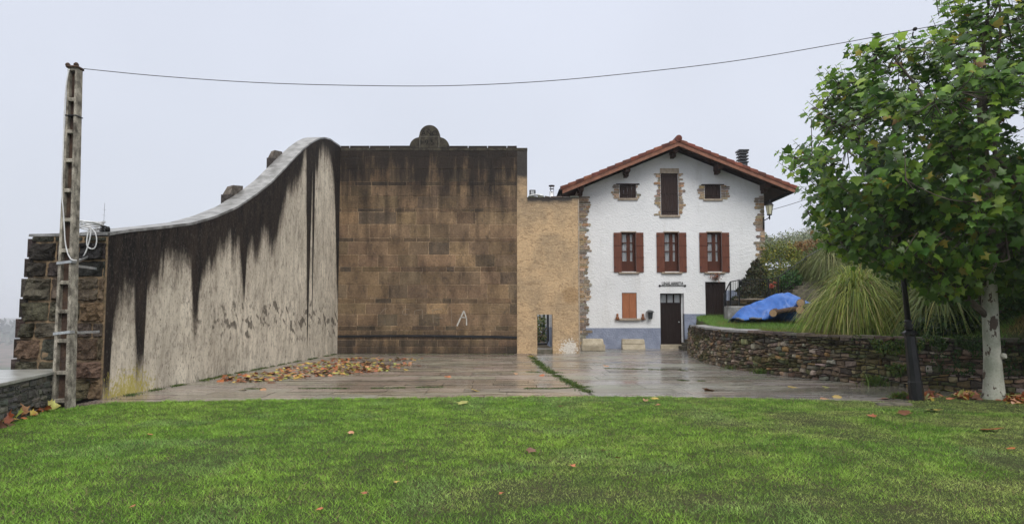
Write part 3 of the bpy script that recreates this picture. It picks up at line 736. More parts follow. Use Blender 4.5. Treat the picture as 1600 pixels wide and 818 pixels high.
# crest
cx = P(671, 231, YF).x; pxm = YF/F
def arc(cx_, cz, r, a0, a1, n): return [(cx_+r*math.cos(R(a0+(a1-a0)*i/n)), cz+r*math.sin(R(a0+(a1-a0)*i/n))) for i in range(n+1)]
r1 = 15.8*pxm; zb = zt; zc = P(671, 211, YF).z; rl = 16*pxm
poly = [(cx-31.5*pxm, zb)] + [(cx+31.5*pxm, zb)] + arc(cx+15.5*pxm, zb+.02, rl, 2, 84, 12) + arc(cx, zc, r1, 6, 174, 22) + arc(cx-15.5*pxm, zb+.02, rl, 96, 178, 12)
mb = MB(); mb.prism(poly, YF-.03, YF+.37); crest = mb.build('crest', M['crest'])
t1 = text_mesh('AÑO', .30, .004, 'inscription', M['engrave'], (cx, YF-.034, P(671, 212, YF).z)); t2 = text_mesh('1 9 5 1', .30, .004, 'inscription', M['engrave'], (cx, YF-.034, P(671, 226.5, YF).z))
mb = MB(); mb.box((cx-15.6*pxm, YF-.033, zb), (cx-14.6*pxm, YF-.028, zb+.5)); mb.box((cx+14.6*pxm, YF-.033, zb), (cx+15.6*pxm, YF-.028, zb+.5)); mb.box((cx-14*pxm, YF-.033, zb+.46), (cx+14*pxm, YF-.028, zb+.475))
jn = mb.build('joint', M['greymortar'])
def stroke(mb, pl, w_=.03, Y=None):
    Y = Y or YF-.024
    for (a, b_) in zip(pl[:-1], pl[1:]): mb.beam(P(*a, Y), P(*b_, Y), w_, .004, up=(0, 1, 0))
mb = MB(); stroke(mb, [(714, 509), (718, 500), (725, 485)], .06); stroke(mb, [(725, 485), (729, 498), (729, 508)], .045); stroke(mb, [(719, 495), (729, 496)], .03)
chalk = mb.build('chalk_letter', M['chalk'])
mb = MB(); stroke(mb, [(639, 483), (633, 482), (629, 486), (629, 490), (633, 492), (638, 490)], .02); stroke(mb, [(648, 493), (648, 485), (653, 484), (660, 483)], .02); stroke(mb, [(660, 484), (660, 498)], .02)
stroke(mb, [(677, 505), (676, 484), (690, 482)], .022); stroke(mb, [(679, 496), (692, 496)], .02); stroke(mb, [(594, 490), (600, 483), (606, 481)], .02); stroke(mb, [(705, 482), (706, 510)], .016)
faint = mb.build('chalk_letter', M['faintchalk'])
root_for('pelota_front_wall', 'tall brown ashlar front wall of the court with a dated crest on top', 'wall', (x0, YF, 0), [ash, core, capm, pier, plate, crest, t1, t2, jn, chalk, faint])

# ================================================================== OCHRE CONNECTING WALL WITH DOORWAY
x3 = P(906, 500, YF).x; z3 = P(865, 308, YF).z; dx0 = P(839.5, 520, YF).x; dx1 = P(863.5, 520, YF).x; dz = P(850, 491, YF).z
YT = YF-.006
def topz(x): return z3 + .035*mn.noise(Vector((x*3, 0, 0))) + (.05 if x > x3-.3 else 0)
def tcol(x, z):
    top_ = max(0, 1-(topz(x)-z)/.42)*.9
    eff = max(0, 1-math.hypot((x-(x3-.45))/.75, (z-.2)/.75))*.95
    wet = max(0, 1-math.hypot((x-(dx1+.75))/.75, (z-2.35)/.75))*.9
    return (min(1, top_), min(1, eff), wet)
mb = MB()
def tgrid(xa, xb, za, zb_, nu, nv):
    def fz(x, v): t_ = topz(x) if zb_ is None else zb_; return za+(t_-za)*v
    mb.grid(lambda u, v: (xa+(xb-xa)*u, YT, fz(xa+(xb-xa)*u, v)), nu, nv, colfn=lambda u, v: tcol(xa+(xb-xa)*u, fz(xa+(xb-xa)*u, v)))
tgrid(x2, dx0, 0, dz, 8, 30); tgrid(dx1, x3, 0, dz, 20, 30); tgrid(x2, x3, dz, None, 40, 80)
TW = .55
for xx_ in (dx0, dx1): mb.grid(lambda u, v: (xx_, YT+TW*u, dz*v), 3, 10, col=(0, 0, 0))
mb.grid(lambda u, v: (dx0+(dx1-dx0)*u, YT+TW*v, dz), 3, 3, col=(0, 0, 0))
mb.grid(lambda u, v: (x3, YT+TW*u, (z3+.05)*v), 3, 20, col=(.1, 0, 0))
mb.grid(lambda u, v: (x2+(x3-x2)*u, YT+TW*v, topz(x2+(x3-x2)*u)), 40, 2, col=(.9, 0, 0))
mb.grid(lambda u, v: (x2+(x3-x2)*u, YT+TW, dz+(z3-dz)*v), 4, 4, col=(0, 0, 0)); mb.grid(lambda u, v: (x2+(dx0-x2)*u, YT+TW, dz*v), 4, 4, col=(0, 0, 0)); mb.grid(lambda u, v: (dx1+(x3-dx1)*u, YT+TW, dz*v), 4, 4, col=(0, 0, 0))
tw = mb.build('render', M['tan'])
mb = MB(); mb.box((x3-.05, YT-.012, 0), (x3-.005, YT-.003, z3-.1)); cb = mb.build('corner_bead', M['bstone'])
mb = MB(); mb.box((dx0+.01, YT+.05, 0), (dx1-.01, YT+TW-.05, .16)); th = mb.build('threshold', M['rock'], bevel=.015)
mb = MB(); x = x2+.02
while x < x3-.1:
    l = random.uniform(.15, .4); mb.hexa([(x, YT-.02, topz(x)-.02), (x+l, YT-.025, topz(x)-.02), (x+l, YT+TW, topz(x)-.02), (x, YT+TW, topz(x)-.02), (x+.02, YT, topz(x)+random.uniform(.02, .06)), (x+l-.02, YT-.01, topz(x)+random.uniform(.02, .06)), (x+l-.02, YT+TW-.02, topz(x)+.05), (x+.02, YT+TW-.02, topz(x)+.05)], jit((.09, .085, .07), .3)); x += l
rr_ = mb.build('capping_stones', M['stone'])
root_for('ochre_wall', 'ochre rendered wall with a narrow open doorway joining the court to the white house', 'wall', (x2, YF, 0), [tw, cb, th, rr_])

# small floodlight and flat metal pan on the ochre wall
q = P(832, 301, YF+.3); mb = MB(); mb.box((q.x-.13, q.y-.06, q.z-.10), (q.x+.13, q.y+.06, q.z+.12)); a = mb.build('housing', M['plastic'], bevel=.03)
mb = MB(); mb.box((q.x-.07, q.y-.068, q.z-.06), (q.x+.07, q.y-.061, q.z+.07)); b_ = mb.build('lens', M['galv'])
mb = MB(); mb.tube([(q.x, q.y, z3-.02), (q.x, q.y, q.z-.08)], .02, 6); c_ = mb.build('bracket', M['black'])
root_for('floodlight', 'small dark square floodlight on top of the ochre wall', 'floodlight', (q.x, q.y, z3), [a, b_, c_])
mb = MB(); pts = [P(827+i*1.3, 306-1.8*math.sin(i/17*math.pi), YF+.12) for i in range(18)]
mb.tube(pts, .045, 6); tag(mb.build('cable_bundle', M['galv'], smooth=True), 'grey bundle of cable lying along the ochre wall top', 'cable')

# ================================================================== ANNEX, FLUE AND GREENERY SEEN THROUGH THE DOORWAY
YA = 37.5; ax = P(859, 520, YA).x
mb = MB(); mb.box((ax, YA, .9), (ax+3.4, YA+5, 6.6)); a = mb.build('wall', M['whitewash'])
mb = MB(); mb.box((ax-.006, YA-.006, -.1), (ax+3.4, YA+5, .93)); mb.box((ax-.004, YA-.004, -.1), (ax+.2, YA+.1, .5)); b_ = mb.build('plinth', M['blueplinth'])
mb = MB(); mb.prism([(ax-.4, 6.6), (ax+3.5, 7.1), (ax+3.5, 7.2), (ax-.4, 6.7)], YA-.4, YA+5.3, (.3, .12, .07)); c_ = mb.build('roof', M['tile'])
mb = MB(); mb.tube([(ax-.1, YA-.12, 6.5), (ax-.1, YA-.12, .25), (ax-.16, YA-.16, .12), (ax-.9, YA-.3, .06)], .06, 8); d_ = mb.build('downpipe', M['black'], smooth=True)
root_for('annex', 'low white and blue annex with a black downpipe seen through the doorway', 'house', (ax, YA, 0), [a, b_, c_, d_])
q = P(862, 306, 38.6); r_ = 7*38.6/F*.5
mb = MB(); zt_ = P(862, 292, 38.6).z; mb.lathe([(r_, 6.9), (r_, zt_-.25)], 14, (q.x, q.y, 0)); a = mb.build('pipe', M['steel'], smooth=True)
mb = MB(); zt_ = P(862, 291, 38.6).z
for k in range(3): an = k*2.1; mb.beam((q.x+r_*.9*math.cos(an), q.y+r_*.9*math.sin(an), zt_-.27), (q.x+r_*.9*math.cos(an), q.y+r_*.9*math.sin(an), zt_+.0), .02, .02, up=(1, 0, 0))
mb.lathe([(r_*1.02, zt_-.15), (r_*1.02, zt_-.13)], 14, (q.x, q.y, 0)); mb.lathe([(r_*1.35, zt_-.01), (r_*1.3, zt_+.05), (.02, zt_+.08)], 14, (q.x, q.y, 0)); b_ = mb.build('cowl', M['gutter'])
root_for('flue_pipe', 'stainless steel flue pipe with a flat cowl behind the ochre wall', 'flue', (q.x, q.y, 6.9), [a, b_])
gcol = [(.10, .18, .03), (.28, .28, .06), (.06, .10, .02), (.35, .24, .07)]
shrub('garden_shrub', 'yellow green shrub seen through the ochre wall doorway', 'shrub', (1.35, 41, -.05), (1.6, 1, 1.5), 2500, .11, gcol, [3, 3, 2, 1], seed=4)
shrub('garden_hedge', 'dark tall hedge behind the shrub in the doorway', 'hedge', (1.0, 46, -.05), (3, 1.2, 4), 4000, .16, [(.02, .04, .012), (.03, .06, .015)], [1, 1], seed=5)

# ================================================================== WHITE HOUSE
YH = 34.0
def hx(u): return P(u, 400, YH).x
def hz(v): return P(1000, v, YH).z
HX0, HX1 = hx(903), hx(1195.5)
YR = YH-1.0
apex = P(1060, 219, YR); el_ = P(877, 294, YR); er = P(1244, 293, YR)
ridx = apex.x; sl = (apex.z-el_.z)/(apex.x-el_.x); srr = (apex.z-er.z)/(er.x-apex.x)
def roofz(x): return apex.z-(ridx-x)*sl if x < ridx else apex.z-(x-ridx)*srr
RT = .20      # soffit below the tile line
def wz(x): return roofz(x)-RT-.06
import bmesh
def holed(outer, holes, y, depth, name, m):
    """flat wall in the xz plane with openings; reveals run back by depth"""
    bm = bmesh.new(); edges = []
    for lp in [outer]+holes:
        vs = [bm.verts.new((x, y, z)) for x, z in lp]
        for i in range(len(vs)): edges.append(bm.edges.new((vs[i], vs[(i+1) % len(vs)])))
    bmesh.ops.triangle_fill(bm, use_beauty=True, use_dissolve=False, edges=edges, normal=(0, -1, 0))
    for lp in holes:
        n_ = len(lp)
        a_ = [bm.verts.new((x, y, z)) for x, z in lp]; b2 = [bm.verts.new((x, y+depth, z)) for x, z in lp]
        for i in range(n_): bm.faces.new((a_[i], a_[(i+1) % n_], b2[(i+1) % n_], b2[i]))
    me = bpy.data.meshes.new(name); bm.to_mesh(me); bm.free(); me.materials.append(m)
    o = bpy.data.objects.new(name, me); COL.objects.link(o); return o
def rect(u0, u1, v0, v1): return [(hx(u0), hz(v1)), (hx(u1), hz(v1)), (hx(u1), hz(v0)), (hx(u0), hz(v0))]
zp1, zp2, zp3 = hz(512), hz(490), hz(453)
big = [(971, 993.5), (1038, 1060.5), (1105, 1127.5)]
openings = {'w0': rect(971, 993.5, 363, 424), 'w1': rect(1038, 1060.5, 363, 424), 'w2': rect(1105, 1127.5, 363, 424)}
att = [rect(969, 995, 288.5, 309.5), rect(1034, 1061, 271, 336), rect(1103, 1128, 289.5, 310.5)]
gw = rect(971, 994, 457, 497)
door1 = rect(1030.5, 1067.5, 458, 538.5); door2 = rect(1101, 1133, 440, 505)
outer = [(HX0, zp1), (hx(1030.5), zp1), (door1[3][0], hz(458)), (door1[2][0], hz(458)), (hx(1067.5), zp2), (hx(1101), zp2), (hx(1101), hz(440)), (hx(1133), hz(440)), (hx(1133), zp3), (HX1, zp3), (HX1, wz(HX1)), (ridx, wz(ridx)), (HX0, wz(HX0))]
parts = []
parts.append(holed(outer, list(openings.values())+att+[gw], YH, .22, 'wall', M['stucco']))
mb = MB()      # door reveals, side walls and back
for dr in (door1, door2):
    a0, b0 = dr[0][0], dr[1][0]; z0_, z1_ = dr[0][1], dr[2][1]
    for xx_ in (a0, b0): mb.add([(xx_, YH, z0_), (xx_, YH+.25, z0_), (xx_, YH+.25, z1_), (xx_, YH, z1_)], [(0, 1, 2, 3)])
    mb.add([(a0, YH, z1_), (b0, YH, z1_), (b0, YH+.25, z1_), (a0, YH+.25, z1_)], [(0, 1, 2, 3)])
for xx_ in (HX0, HX1): mb.add([(xx_, YH, -.1), (xx_, YH+10, -.1), (xx_, YH+10, wz(xx_)), (xx_, YH, wz(xx_))], [(0, 1, 2, 3)])
mb.add([(HX0, YH+10, -.1), (HX1, YH+10, -.1), (HX1, YH+10, wz(HX1)), (ridx, YH+10, wz(ridx)), (HX0, YH+10, wz(HX0))], [(0, 1, 2, 3, 4)])
mb.add([(HX0+.1, YH+.9, 0), (HX1-.1, YH+.9, 0), (HX1-.1, YH+.9, wz(HX1)-.1), (HX0+.1, YH+.9, wz(HX0)-.1)], [(0, 1, 2, 3)])
parts.append(mb.build('rear_wall', M['stucco']))
mb = MB(); PL = .012
for (ua, ub, zz_) in ((903, 1030.5, zp1), (1067.5, 1101, zp2), (1133, 1195.5, zp3)):
    xa, xb = hx(ua), hx(ub); nn_ = max(2, int((xb-xa)/.15))
    mb.grid(lambda u, v: (xa+(xb-xa)*u, YH-PL, -.1+(zz_+.1)*v), nn_, 12); mb.add([(xa, YH-PL, zz_), (xb, YH-PL, zz_), (xb, YH+.02, zz_), (xa, YH+.02, zz_)], [(0, 1, 2, 3)])
    mb.add([(xb, YH-PL, -.1), (xb, YH+.25, -.1), (xb, YH+.25, zz_), (xb, YH-PL, zz_)], [(0, 1, 2, 3)]); mb.add([(xa, YH-PL, -.1), (xa, YH+.25, -.1), (xa, YH+.25, zz_), (xa, YH-PL, zz_)], [(0, 1, 2, 3)])
parts.append(mb.build('plinth', M['blueplinth']))
# stone quoins with ragged inner edge
qc = [(.46, .36, .25), (.38, .30, .22), (.28, .23, .185), (.46, .32, .19), (.33, .30, .26)]
def ragged(name, xa, xb_fn, z0_, z1_, hs, side, y=YH-.016, seed=1):
    rnd = random.Random(seed); mb = MB(); z = z0_
    while z < z1_:
        h_ = min(rnd.uniform(*hs), z1_-z+.01); xb_ = xb_fn(z)+side*rnd.choice([-1, -.4, .2, 1.0, .6])*rnd.uniform(.04, .17)
        x = xa; k = 0
        while (x-xb_)*side < -.03:
            l = rnd.uniform(.2, .55); xe_ = x+side*l
            if (xe_-xb_)*side > -.1: xe_ = xb_
            lo_, hi_ = min(x, xe_)+.006, max(x, xe_)-.006; r2 = h_*.3; zz0, zz1 = z+.008, z+h_-.008; dp = rnd.uniform(.004, .03)
            tip = xe_ == xb_
            rl_ = r2 if (tip and side < 0) else .01; rr2 = r2 if (tip and side > 0) else .01
            wv = [rnd.uniform(-.012, .012) for _ in range(4)]
            poly = [(lo_+rl_, zz0), (hi_-rr2, zz0+wv[0]), (hi_, zz0+r2), (hi_, zz1-r2), (hi_-rr2, zz1), (lo_+rl_, zz1+wv[1]), (lo_, zz1-r2), (lo_, zz0+r2)]
            mb.prism(poly, y-dp, YH+.02, jit(rnd.choice(qc), .2)); x = xe_
        z += h_
    mo_ = MB(); n_ = 0
    return mb.build(name, M['stone'])
parts.append(ragged('quoin', hx(903)-.02, lambda z: hx(919)+.03*math.sin(z*3), hz(545), hz(307)-.0, (.08, .16), 1, seed=3))
parts.append(ragged('quoin', hx(1195.5)+.01, lambda z: hx(1183), hz(470), hz(306), (.10, .2), -1, seed=8))
# roof: tiles, boarding, bargeboards, rafters, corbels
YB = YH+10.4
mb = MB(); rnd = random.Random(4)
tcols = [(.20, .068, .045), (.15, .052, .038), (.24, .09, .058), (.11, .045, .036)]
for side, xe_, slp in ((-1, el_.x, sl), (1, er.x, srr)):
    Ls = abs(xe_-ridx); nrow = int(Ls/.38); 
    for yk in np.arange(YR+.12, YB, .42):      # channels down the slope
        def tf(u, v): 
            x = ridx+side*Ls*u; a = math.pi*v; return (x, yk+.21-.21*math.cos(a), roofz(x)+.01+.075*math.sin(a)-.03*((u*nrow) % 1))
        mb.grid(tf, nrow*2, 5, col=jit(tcols[rnd.randrange(4)], .15))
parts.append(mb.build('roof', M['tile']))
mb = MB()      # verge tiles along the gable
for side, xe_, slp in ((-1, el_.x, sl), (1, er.x, srr)):
    nt_ = 15; Ls = abs(xe_-ridx)
    for k in range(nt_):
        xa = ridx+side*Ls*k/nt_; xb = ridx+side*Ls*(k+1.12)/nt_; c = jit(rnd.choice(tcols), .22)
        def vf(u, v):
            x = xa+(xb-xa)*u; a = math.pi*(v*1.15-.15) ; r = .12+.018*u
            return (x, YR+.05-r*math.cos(a), roofz(x)+r*math.sin(a)*.62+.0+.035*u)
        mb.grid(vf, 2, 8, col=c)
        # drop lip down the face of the verge
        mb.add([(xa, YR-.075, roofz(xa)+.03), (xb, YR-.09, roofz(xb)+.05), (xb, YR-.09, roofz(xb)-.075), (xa, YR-.075, roofz(xa)-.085)], [(0, 1, 2, 3)], c)
mb.tube([(ridx, YR-.12, apex.z+.07), (ridx, YB, apex.z+.07)], .15, 12, tcols[1])
parts.append(mb.build('verge_tiles', M['tile']))
mb = MB()
for xe_ in (el_.x, er.x):
    a, b_ = (ridx, roofz(ridx)), (xe_, roofz(xe_))
    mb.prism([(a[0], a[1]-.02), (b_[0], b_[1]-.02), (b_[0], b_[1]-.07), (a[0], a[1]-.07)], YR+.03, YB)
parts.append(mb.build('soffit', M['soffit']))
for xe_ in (el_.x+.05, er.x-.05):
    mb = MB(); mb.prism([(ridx, roofz(ridx)-.055), (xe_, roofz(xe_)-.055), (xe_, roofz(xe_)-.27), (ridx, roofz(ridx)-.27)], YR-.045, YR+.025); parts.append(mb.build('bargeboard', M['barge']))
for yy_ in (YR+.33, YR+.68):
    for xe_ in (el_.x+.15, er.x-.15):
        mb = MB(); mb.prism([(ridx, roofz(ridx)-.071), (xe_, roofz(xe_)-.071), (xe_, roofz(xe_)-.20), (ridx, roofz(ridx)-.20)], yy_, yy_+.10); parts.append(mb.build('rafter', M['soffit']))
for u in (908, 981, 1056, 1126, 1200):
    x = P(u, 270, YR+.2).x; z = roofz(x)-.19; m2 = MB(); c0 = (1, 1, 1)
    m2.prism([(x-.12, z-.02), (x-.12, z-.27), (x+.12, z-.27), (x+.12, z-.02)], YR+.16, YH-.001); m2.prism([(x-.09, z-.271), (x-.09, z-.42), (x+.09, z-.42), (x+.09, z-.271)], YR+.5, YH-.001)
    parts.append(m2.build('corbel', M['soffit'], bevel=.015))
for sgn, xe_ in ((-1, el_.x), (1, er.x)):
    m2 = MB(); m2.tube([(xe_+sgn*.04, YR-.05, roofz(xe_)-.10), (xe_+sgn*.04, YB, roofz(xe_)-.14)], .085, 8); parts.append(m2.build('gutter', M['gutter'], smooth=True))
# big windows
def child(o, c): c.parent = o; return c
for i, (ua, ub) in enumerate(big):
    xa, xb = hx(ua), hx(ub); za, zb_ = hz(424), hz(363); W_ = xb-xa; yw = YH+.14; xm = xa+W_*.40
    mb = MB(); mb.box((xa, yw, za), (xb, yw+.06, za+.02)); gl = None
    xr_ = xb-.12      # frame: jambs, rails, two leaves
    mb = MB()
    for (p0, p1) in ((xa, xa+.05), (xm+.0, xm+.16), (xb-.13, xb)): mb.box((p0, yw, za), (p1, yw+.07, zb_))
    mb.box((xa, yw+.001, zb_-.07), (xb, yw+.069, zb_)); mb.box((xa, yw+.002, za), (xb, yw+.068, za+(zb_-za)*.27))
    for fz in (.52, .74): mb.box((xa, yw+.004, za+(zb_-za)*fz-.02), (xb, yw+.066, za+(zb_-za)*fz+.025))
    fr = mb.build('window', M['framewood']); parts.append(fr)
    if i == 2: fr['label'] = 'window with a darker curtain gap'
    mb = MB(); mb.box((xa+.05, yw+.03, za+(zb_-za)*.28), (xb-.13, yw+.036, zb_-.07)); child(fr, mb.build('pane', M['glass']))
    mb = MB()
    def cf(u, v): return (xa+.04+(W_-.16)*u, yw+.075+.012*math.sin(u*38), za+.3+(zb_-za-.35)*v)
    mb.grid(cf, 60, 2); child(fr, mb.build('curtain', M['curtain'], smooth=True))
    mb = MB(); mb.box((xb-.022, YH-.012, za), (xb-.001, yw, zb_)); mb.box((xa+.001, YH-.012, za), (xa+.02, yw, zb_)); mb.box((xa+.02, YH-.01, zb_-.02), (xb-.022, yw, zb_-.001)); child(fr, mb.build('lining', M['framewood']))
    for (p0, p1, kk) in ((ua-12, ua, 0), (ub, ub+12, 1)):
        mb = MB(); sa, sb_ = hx(p0), hx(p1); ys_ = YH-.05
        if kk == 1: sa += .01
        mb.box((sa, ys_, za-.03), (sb_, ys_+.035, zb_-.01))
        s_ = mb.build('shutter', M['redwood'], bevel=.006); parts.append(s_)
        for fz in (.36, .66):
            mb = MB(); mb.box((sa-.01, ys_-.012, za+(zb_-za)*fz-.012), (sb_+.02, ys_-.001, za+(zb_-za)*fz+.012)); child(s_, mb.build('batten', M['framewood']))
        for fz in (.1, .9):
            mb = MB(); mb.box((sa if kk == 0 else sb_-.09, ys_-.016, za+(zb_-za)*fz), (sa+.09 if kk == 0 else sb_, ys_-.002, za+(zb_-za)*fz+.03)); child(s_, mb.build('hinge', M['black']))
    mb = MB(); mb.box((hx(ua-5), YH-.09, za-.10), (hx(ub+5), YH+.10, za-.03)); parts.append(mb.build('sill', M['bstone'], bevel=.015))
    mb = MB(); mb.box((xa-.03, YH-.04, zb_+.005), (xb+.03, YH+.08, zb_+.05)); parts.append(mb.build('lintel', M['bstone']))
# attic openings
for i, rc in enumerate(att):
    xa, xb, za, zb_ = rc[0][0], rc[1][0], rc[0][1], rc[2][1]
    mb = MB(); nb = 4 if i != 1 else 6
    for k in range(nb): mb.box((xa+.01+(xb-xa-.02)*k/nb+.004, YH+.03, za+.01), (xa+.01+(xb-xa-.02)*(k+1)/nb-.004, YH+.06+.004*(k % 2), zb_-.01))
    s_ = mb.build('shutter', M['atticwood']); parts.append(s_)
    for fz in ((.2, .8) if i != 1 else (.08, .5, .92)):
        mb = MB(); mb.box((xa+.02, YH+.015, za+(zb_-za)*fz), (xb-.02, YH+.029, za+(zb_-za)*fz+.03)); child(s_, mb.build('batten', M['darkwood']))
    ex = 13 if i == 0 else 10; hxa = [(956, 1002), (1024, 1071), (1090, 1142)][i]
    parts.append(ragged('surround', xa-.01, lambda z, a=hxa[0]: hx(a)+.07, za-.02, zb_+.0, (.08, .15), -1, seed=20+i)); parts.append(ragged('surround', xb+.01, lambda z, a=hxa[1]: hx(a)-.07, za-.02, zb_+.0, (.08, .15), 1, seed=30+i))
    mb = MB(); 
    if i == 1: mb.box((hx(1033), YH-.03, zb_), (hx(1063), YH+.1, zb_+.24)); lm = M['bstone']
    else: mb.box((xa-.16, YH-.05, zb_), (xb+.16, YH+.1, zb_+.055)); lm = M['atticwood']
    parts.append(mb.build('lintel', lm, bevel=.01))
    mb = MB(); mb.box((xa-.08, YH-.07, za-.10), (xb+.08, YH+.1, za-.001)); parts.append(mb.build('sill', M['bstone'], bevel=.015))
# ground floor shutter window
xa, xb, za, zb_ = gw[0][0], gw[1][0], gw[0][1], gw[2][1]
for k in (0, 1):
    a_, b2 = (xa+.015, (xa+xb)/2-.004) if k == 0 else ((xa+xb)/2+.004, xb-.015)
    mb = MB(); mb.box((a_, YH+.02, za+.01), (b2, YH+.05, zb_-.015)); s_ = mb.build('shutter', M['orangewood']); parts.append(s_); s_['label'] = 'orange shutter leaf of the closed ground floor window'
    mb = MB(); w_ = .05
    mb.box((a_, YH+.008, za+.01), (a_+w_, YH+.02, zb_-.015)); mb.box((b2-w_, YH+.008, za+.01), (b2, YH+.02, zb_-.015)); mb.box((a_+w_, YH+.009, za+.01), (b2-w_, YH+.02, za+.08)); mb.box((a_+w_, YH+.009, zb_-.08), (b2-w_, YH+.02, zb_-.015)); child(s_, mb.build('rail', M['orangewood']))
mb = MB()
for k in (0, 1): mb.box(((xa, xb-.014)[k], YH-.004, za), ((xa+.014, xb)[k], YH+.09, zb_))
mb.box((xa+.014, YH-.003, zb_-.014), (xb-.014, YH+.09, zb_)); parts.append(mb.build('frame', M['darkwood']))
mb = MB(); mb.box((hx(966), YH-.12, za-.10), (hx(999.5), YH+.1, za-.001)); parts.append(mb.build('sill', M['bstone'], bevel=.02))
# front door
xa, xb, za, zb_ = door1[0][0], door1[1][0], door1[0][1], door1[2][1]; xr_ = xb-.09; yd = YH+.2
mb = MB(); zt1 = hz(473); mb.box((xa, yd, za+.02), (xr_, yd+.06, zt1-.03)); dl = mb.build('door', M['darkwood']); parts.append(dl)
mb = MB()
for k in range(6): mb.box((xa+.02+(xr_-xa-.04)*k/6+.006, yd-.012, za+.25), (xa+.02+(xr_-xa-.04)*(k+1)/6-.006, yd-.001, zt1-.12))
mb.box((xa+.01, yd-.02, za+.03), (xr_-.01, yd-.001, za+.2)); child(dl, mb.build('boards', M['darkwood']))
mb = MB(); mb.lathe([(.03, 0), (.03, .05)], 10, (xr_-.12, yd-.02, za+1.05), (0, -1, 0)); child(dl, mb.build('handle', M['galv']))
mb = MB()
for k in range(4): p0 = xa+(xr_-xa-.05)*k/3; mb.box((p0, yd-.02, zt1), (p0+.05, yd+.06, zb_-.001))
mb.box((xa, yd-.018, zb_-.05), (xr_, yd+.058, zb_-.002)); mb.box((xa, yd-.022, zt1-.05), (xr_, yd+.062, zt1+.02)); tf_ = mb.build('transom', M['darkwood']); parts.append(tf_)
mb = MB(); mb.box((xa+.05, yd+.02, zt1+.02), (xr_-.05, yd+.026, zb_-.05)); child(tf_, mb.build('pane', M['glass']))
mb = MB(); mb.box((xa+.03, yd+.08, zt1), (xr_-.02, yd+.085, zb_)); child(tf_, mb.build('curtain', M['curtain']))
mb = MB(); mb.add([(xr_, yd+.001, za), (xb, yd+.001, za), (xb, yd+.001, zb_), (xr_, yd+.001, zb_)], [(0, 1, 2, 3)]); parts.append(mb.build('jamb', M['stucco']))
mb = MB(); mb.box((xa-.02, YH-.06, -.03), (xb+.02, yd, za+.02)); parts.append(mb.build('doorstep', M['bench'], bevel=.015))
# side door
xa, xb, za, zb_ = door2[0][0], door2[1][0], .6, door2[2][1]; mb = MB()
for k in range(8): mb.box((xa+(xb-xa)*k/8+.004, YH+.1, za), (xa+(xb-xa)*(k+1)/8-.004, YH+.14+.004*(k % 2), zb_-.001))
dl = mb.build('door', M['darkwood']); parts.append(dl); mb = MB(); mb.box((xa+.05, YH+.085, zb_-.3), (xb-.05, YH+.099, zb_-.2)); child(dl, mb.build('rail', M['darkwood']))
mb = MB(); mb.box((xa, YH+.145, .3), (xb, YH+.2, zb_)); child(dl, mb.build('backing', M['darkwood']))
house = root_for('white_house', 'white rendered farmhouse with blue plinth, red shutters and a tiled gable roof', 'house', (HX0, YH, 0), parts)
# chimney cowl on the far slope
q = P(1160, 256, YH+4); zc_ = roofz(q.x); ztop = P(1160, 237, YH+4).z; wch = 16*(YH+4)/F; mb = MB()
mb.box((q.x-wch*.36, q.y-.25, zc_-.1), (q.x+wch*.36, q.y+.25, P(1160, 256, YH+4).z)); a = mb.build('stack', M['plastic'])
mb = MB(); zz0 = P(1160, 256, YH+4).z
for k in range(4): zk = zz0+(ztop-zz0)*k/4; mb.box((q.x-wch*.45, q.y-.3, zk+.02), (q.x+wch*.45, q.y+.3, zk+.085)); mb.box((q.x-wch*.30, q.y-.2, zk+.084), (q.x+wch*.30, q.y+.2, zk+.15+.02))
mb.box((q.x-wch*.5, q.y-.33, ztop-.02), (q.x+wch*.5, q.y+.33, ztop+.06)); b_ = mb.build('cowl', M['plastic'])
under(house, a, b_); a.name = 'chimney'; b_.location = (0, 0, 0); b_.parent = a

# things on the house wall
sg = text_mesh('LINALARRETA', .22, .008, 'letters', M['black'], (hx(1050), YH-.03, hz(445)), sx=.72)
mb = MB(); za = hz(446); mb.box((hx(1031.5), YH-.035, za-.01), (hx(1068), YH-.02, za+.012))
for u in (1030, 1069.5): mb.lathe([(.02, 0), (.055, .01), (.055, .02), (.02, .03)], 6, (hx(u), YH-.01, za), (0, -1, 0))
sb2 = mb.build('bar', M['black']); root_for('house_name_sign', 'black wrought iron name lettering above the front door', 'sign', (hx(1050), YH-.02, za), [sg, sb2])
mb = MB(); q = (hx(1014), YH-.1); za, zb_ = hz(498), hz(486)
mb.lathe([(.11, 0), (.115, .02), (.155, .33)], 4, (q[0], YH-.14, za), ang0=math.pi/4); a = mb.build('body', M['plastic'], bevel=.015)
mb = MB(); mb.hexa([(q[0]-.17, YH-.3, zb_-.04), (q[0]+.17, YH-.3, zb_-.04), (q[0]+.17, YH-.002, zb_-.01), (q[0]-.17, YH-.002, zb_-.01), (q[0]-.12, YH-.26, zb_+.01), (q[0]+.12, YH-.26, zb_+.01), (q[0]+.06, YH-.002, zb_+.06), (q[0]-.06, YH-.002, zb_+.06)]); b_ = mb.build('lid', M['plastic'])
mb = MB(); mb.box((q[0]-.08, YH-.285, zb_-.13), (q[0]+.08, YH-.27, zb_-.11)); c_ = mb.build('slot', M['black']); root_for('mailbox', 'dark grey mailbox on the white wall beside the front door', 'mailbox', (q[0], YH-.1, za), [a, b_, c_])
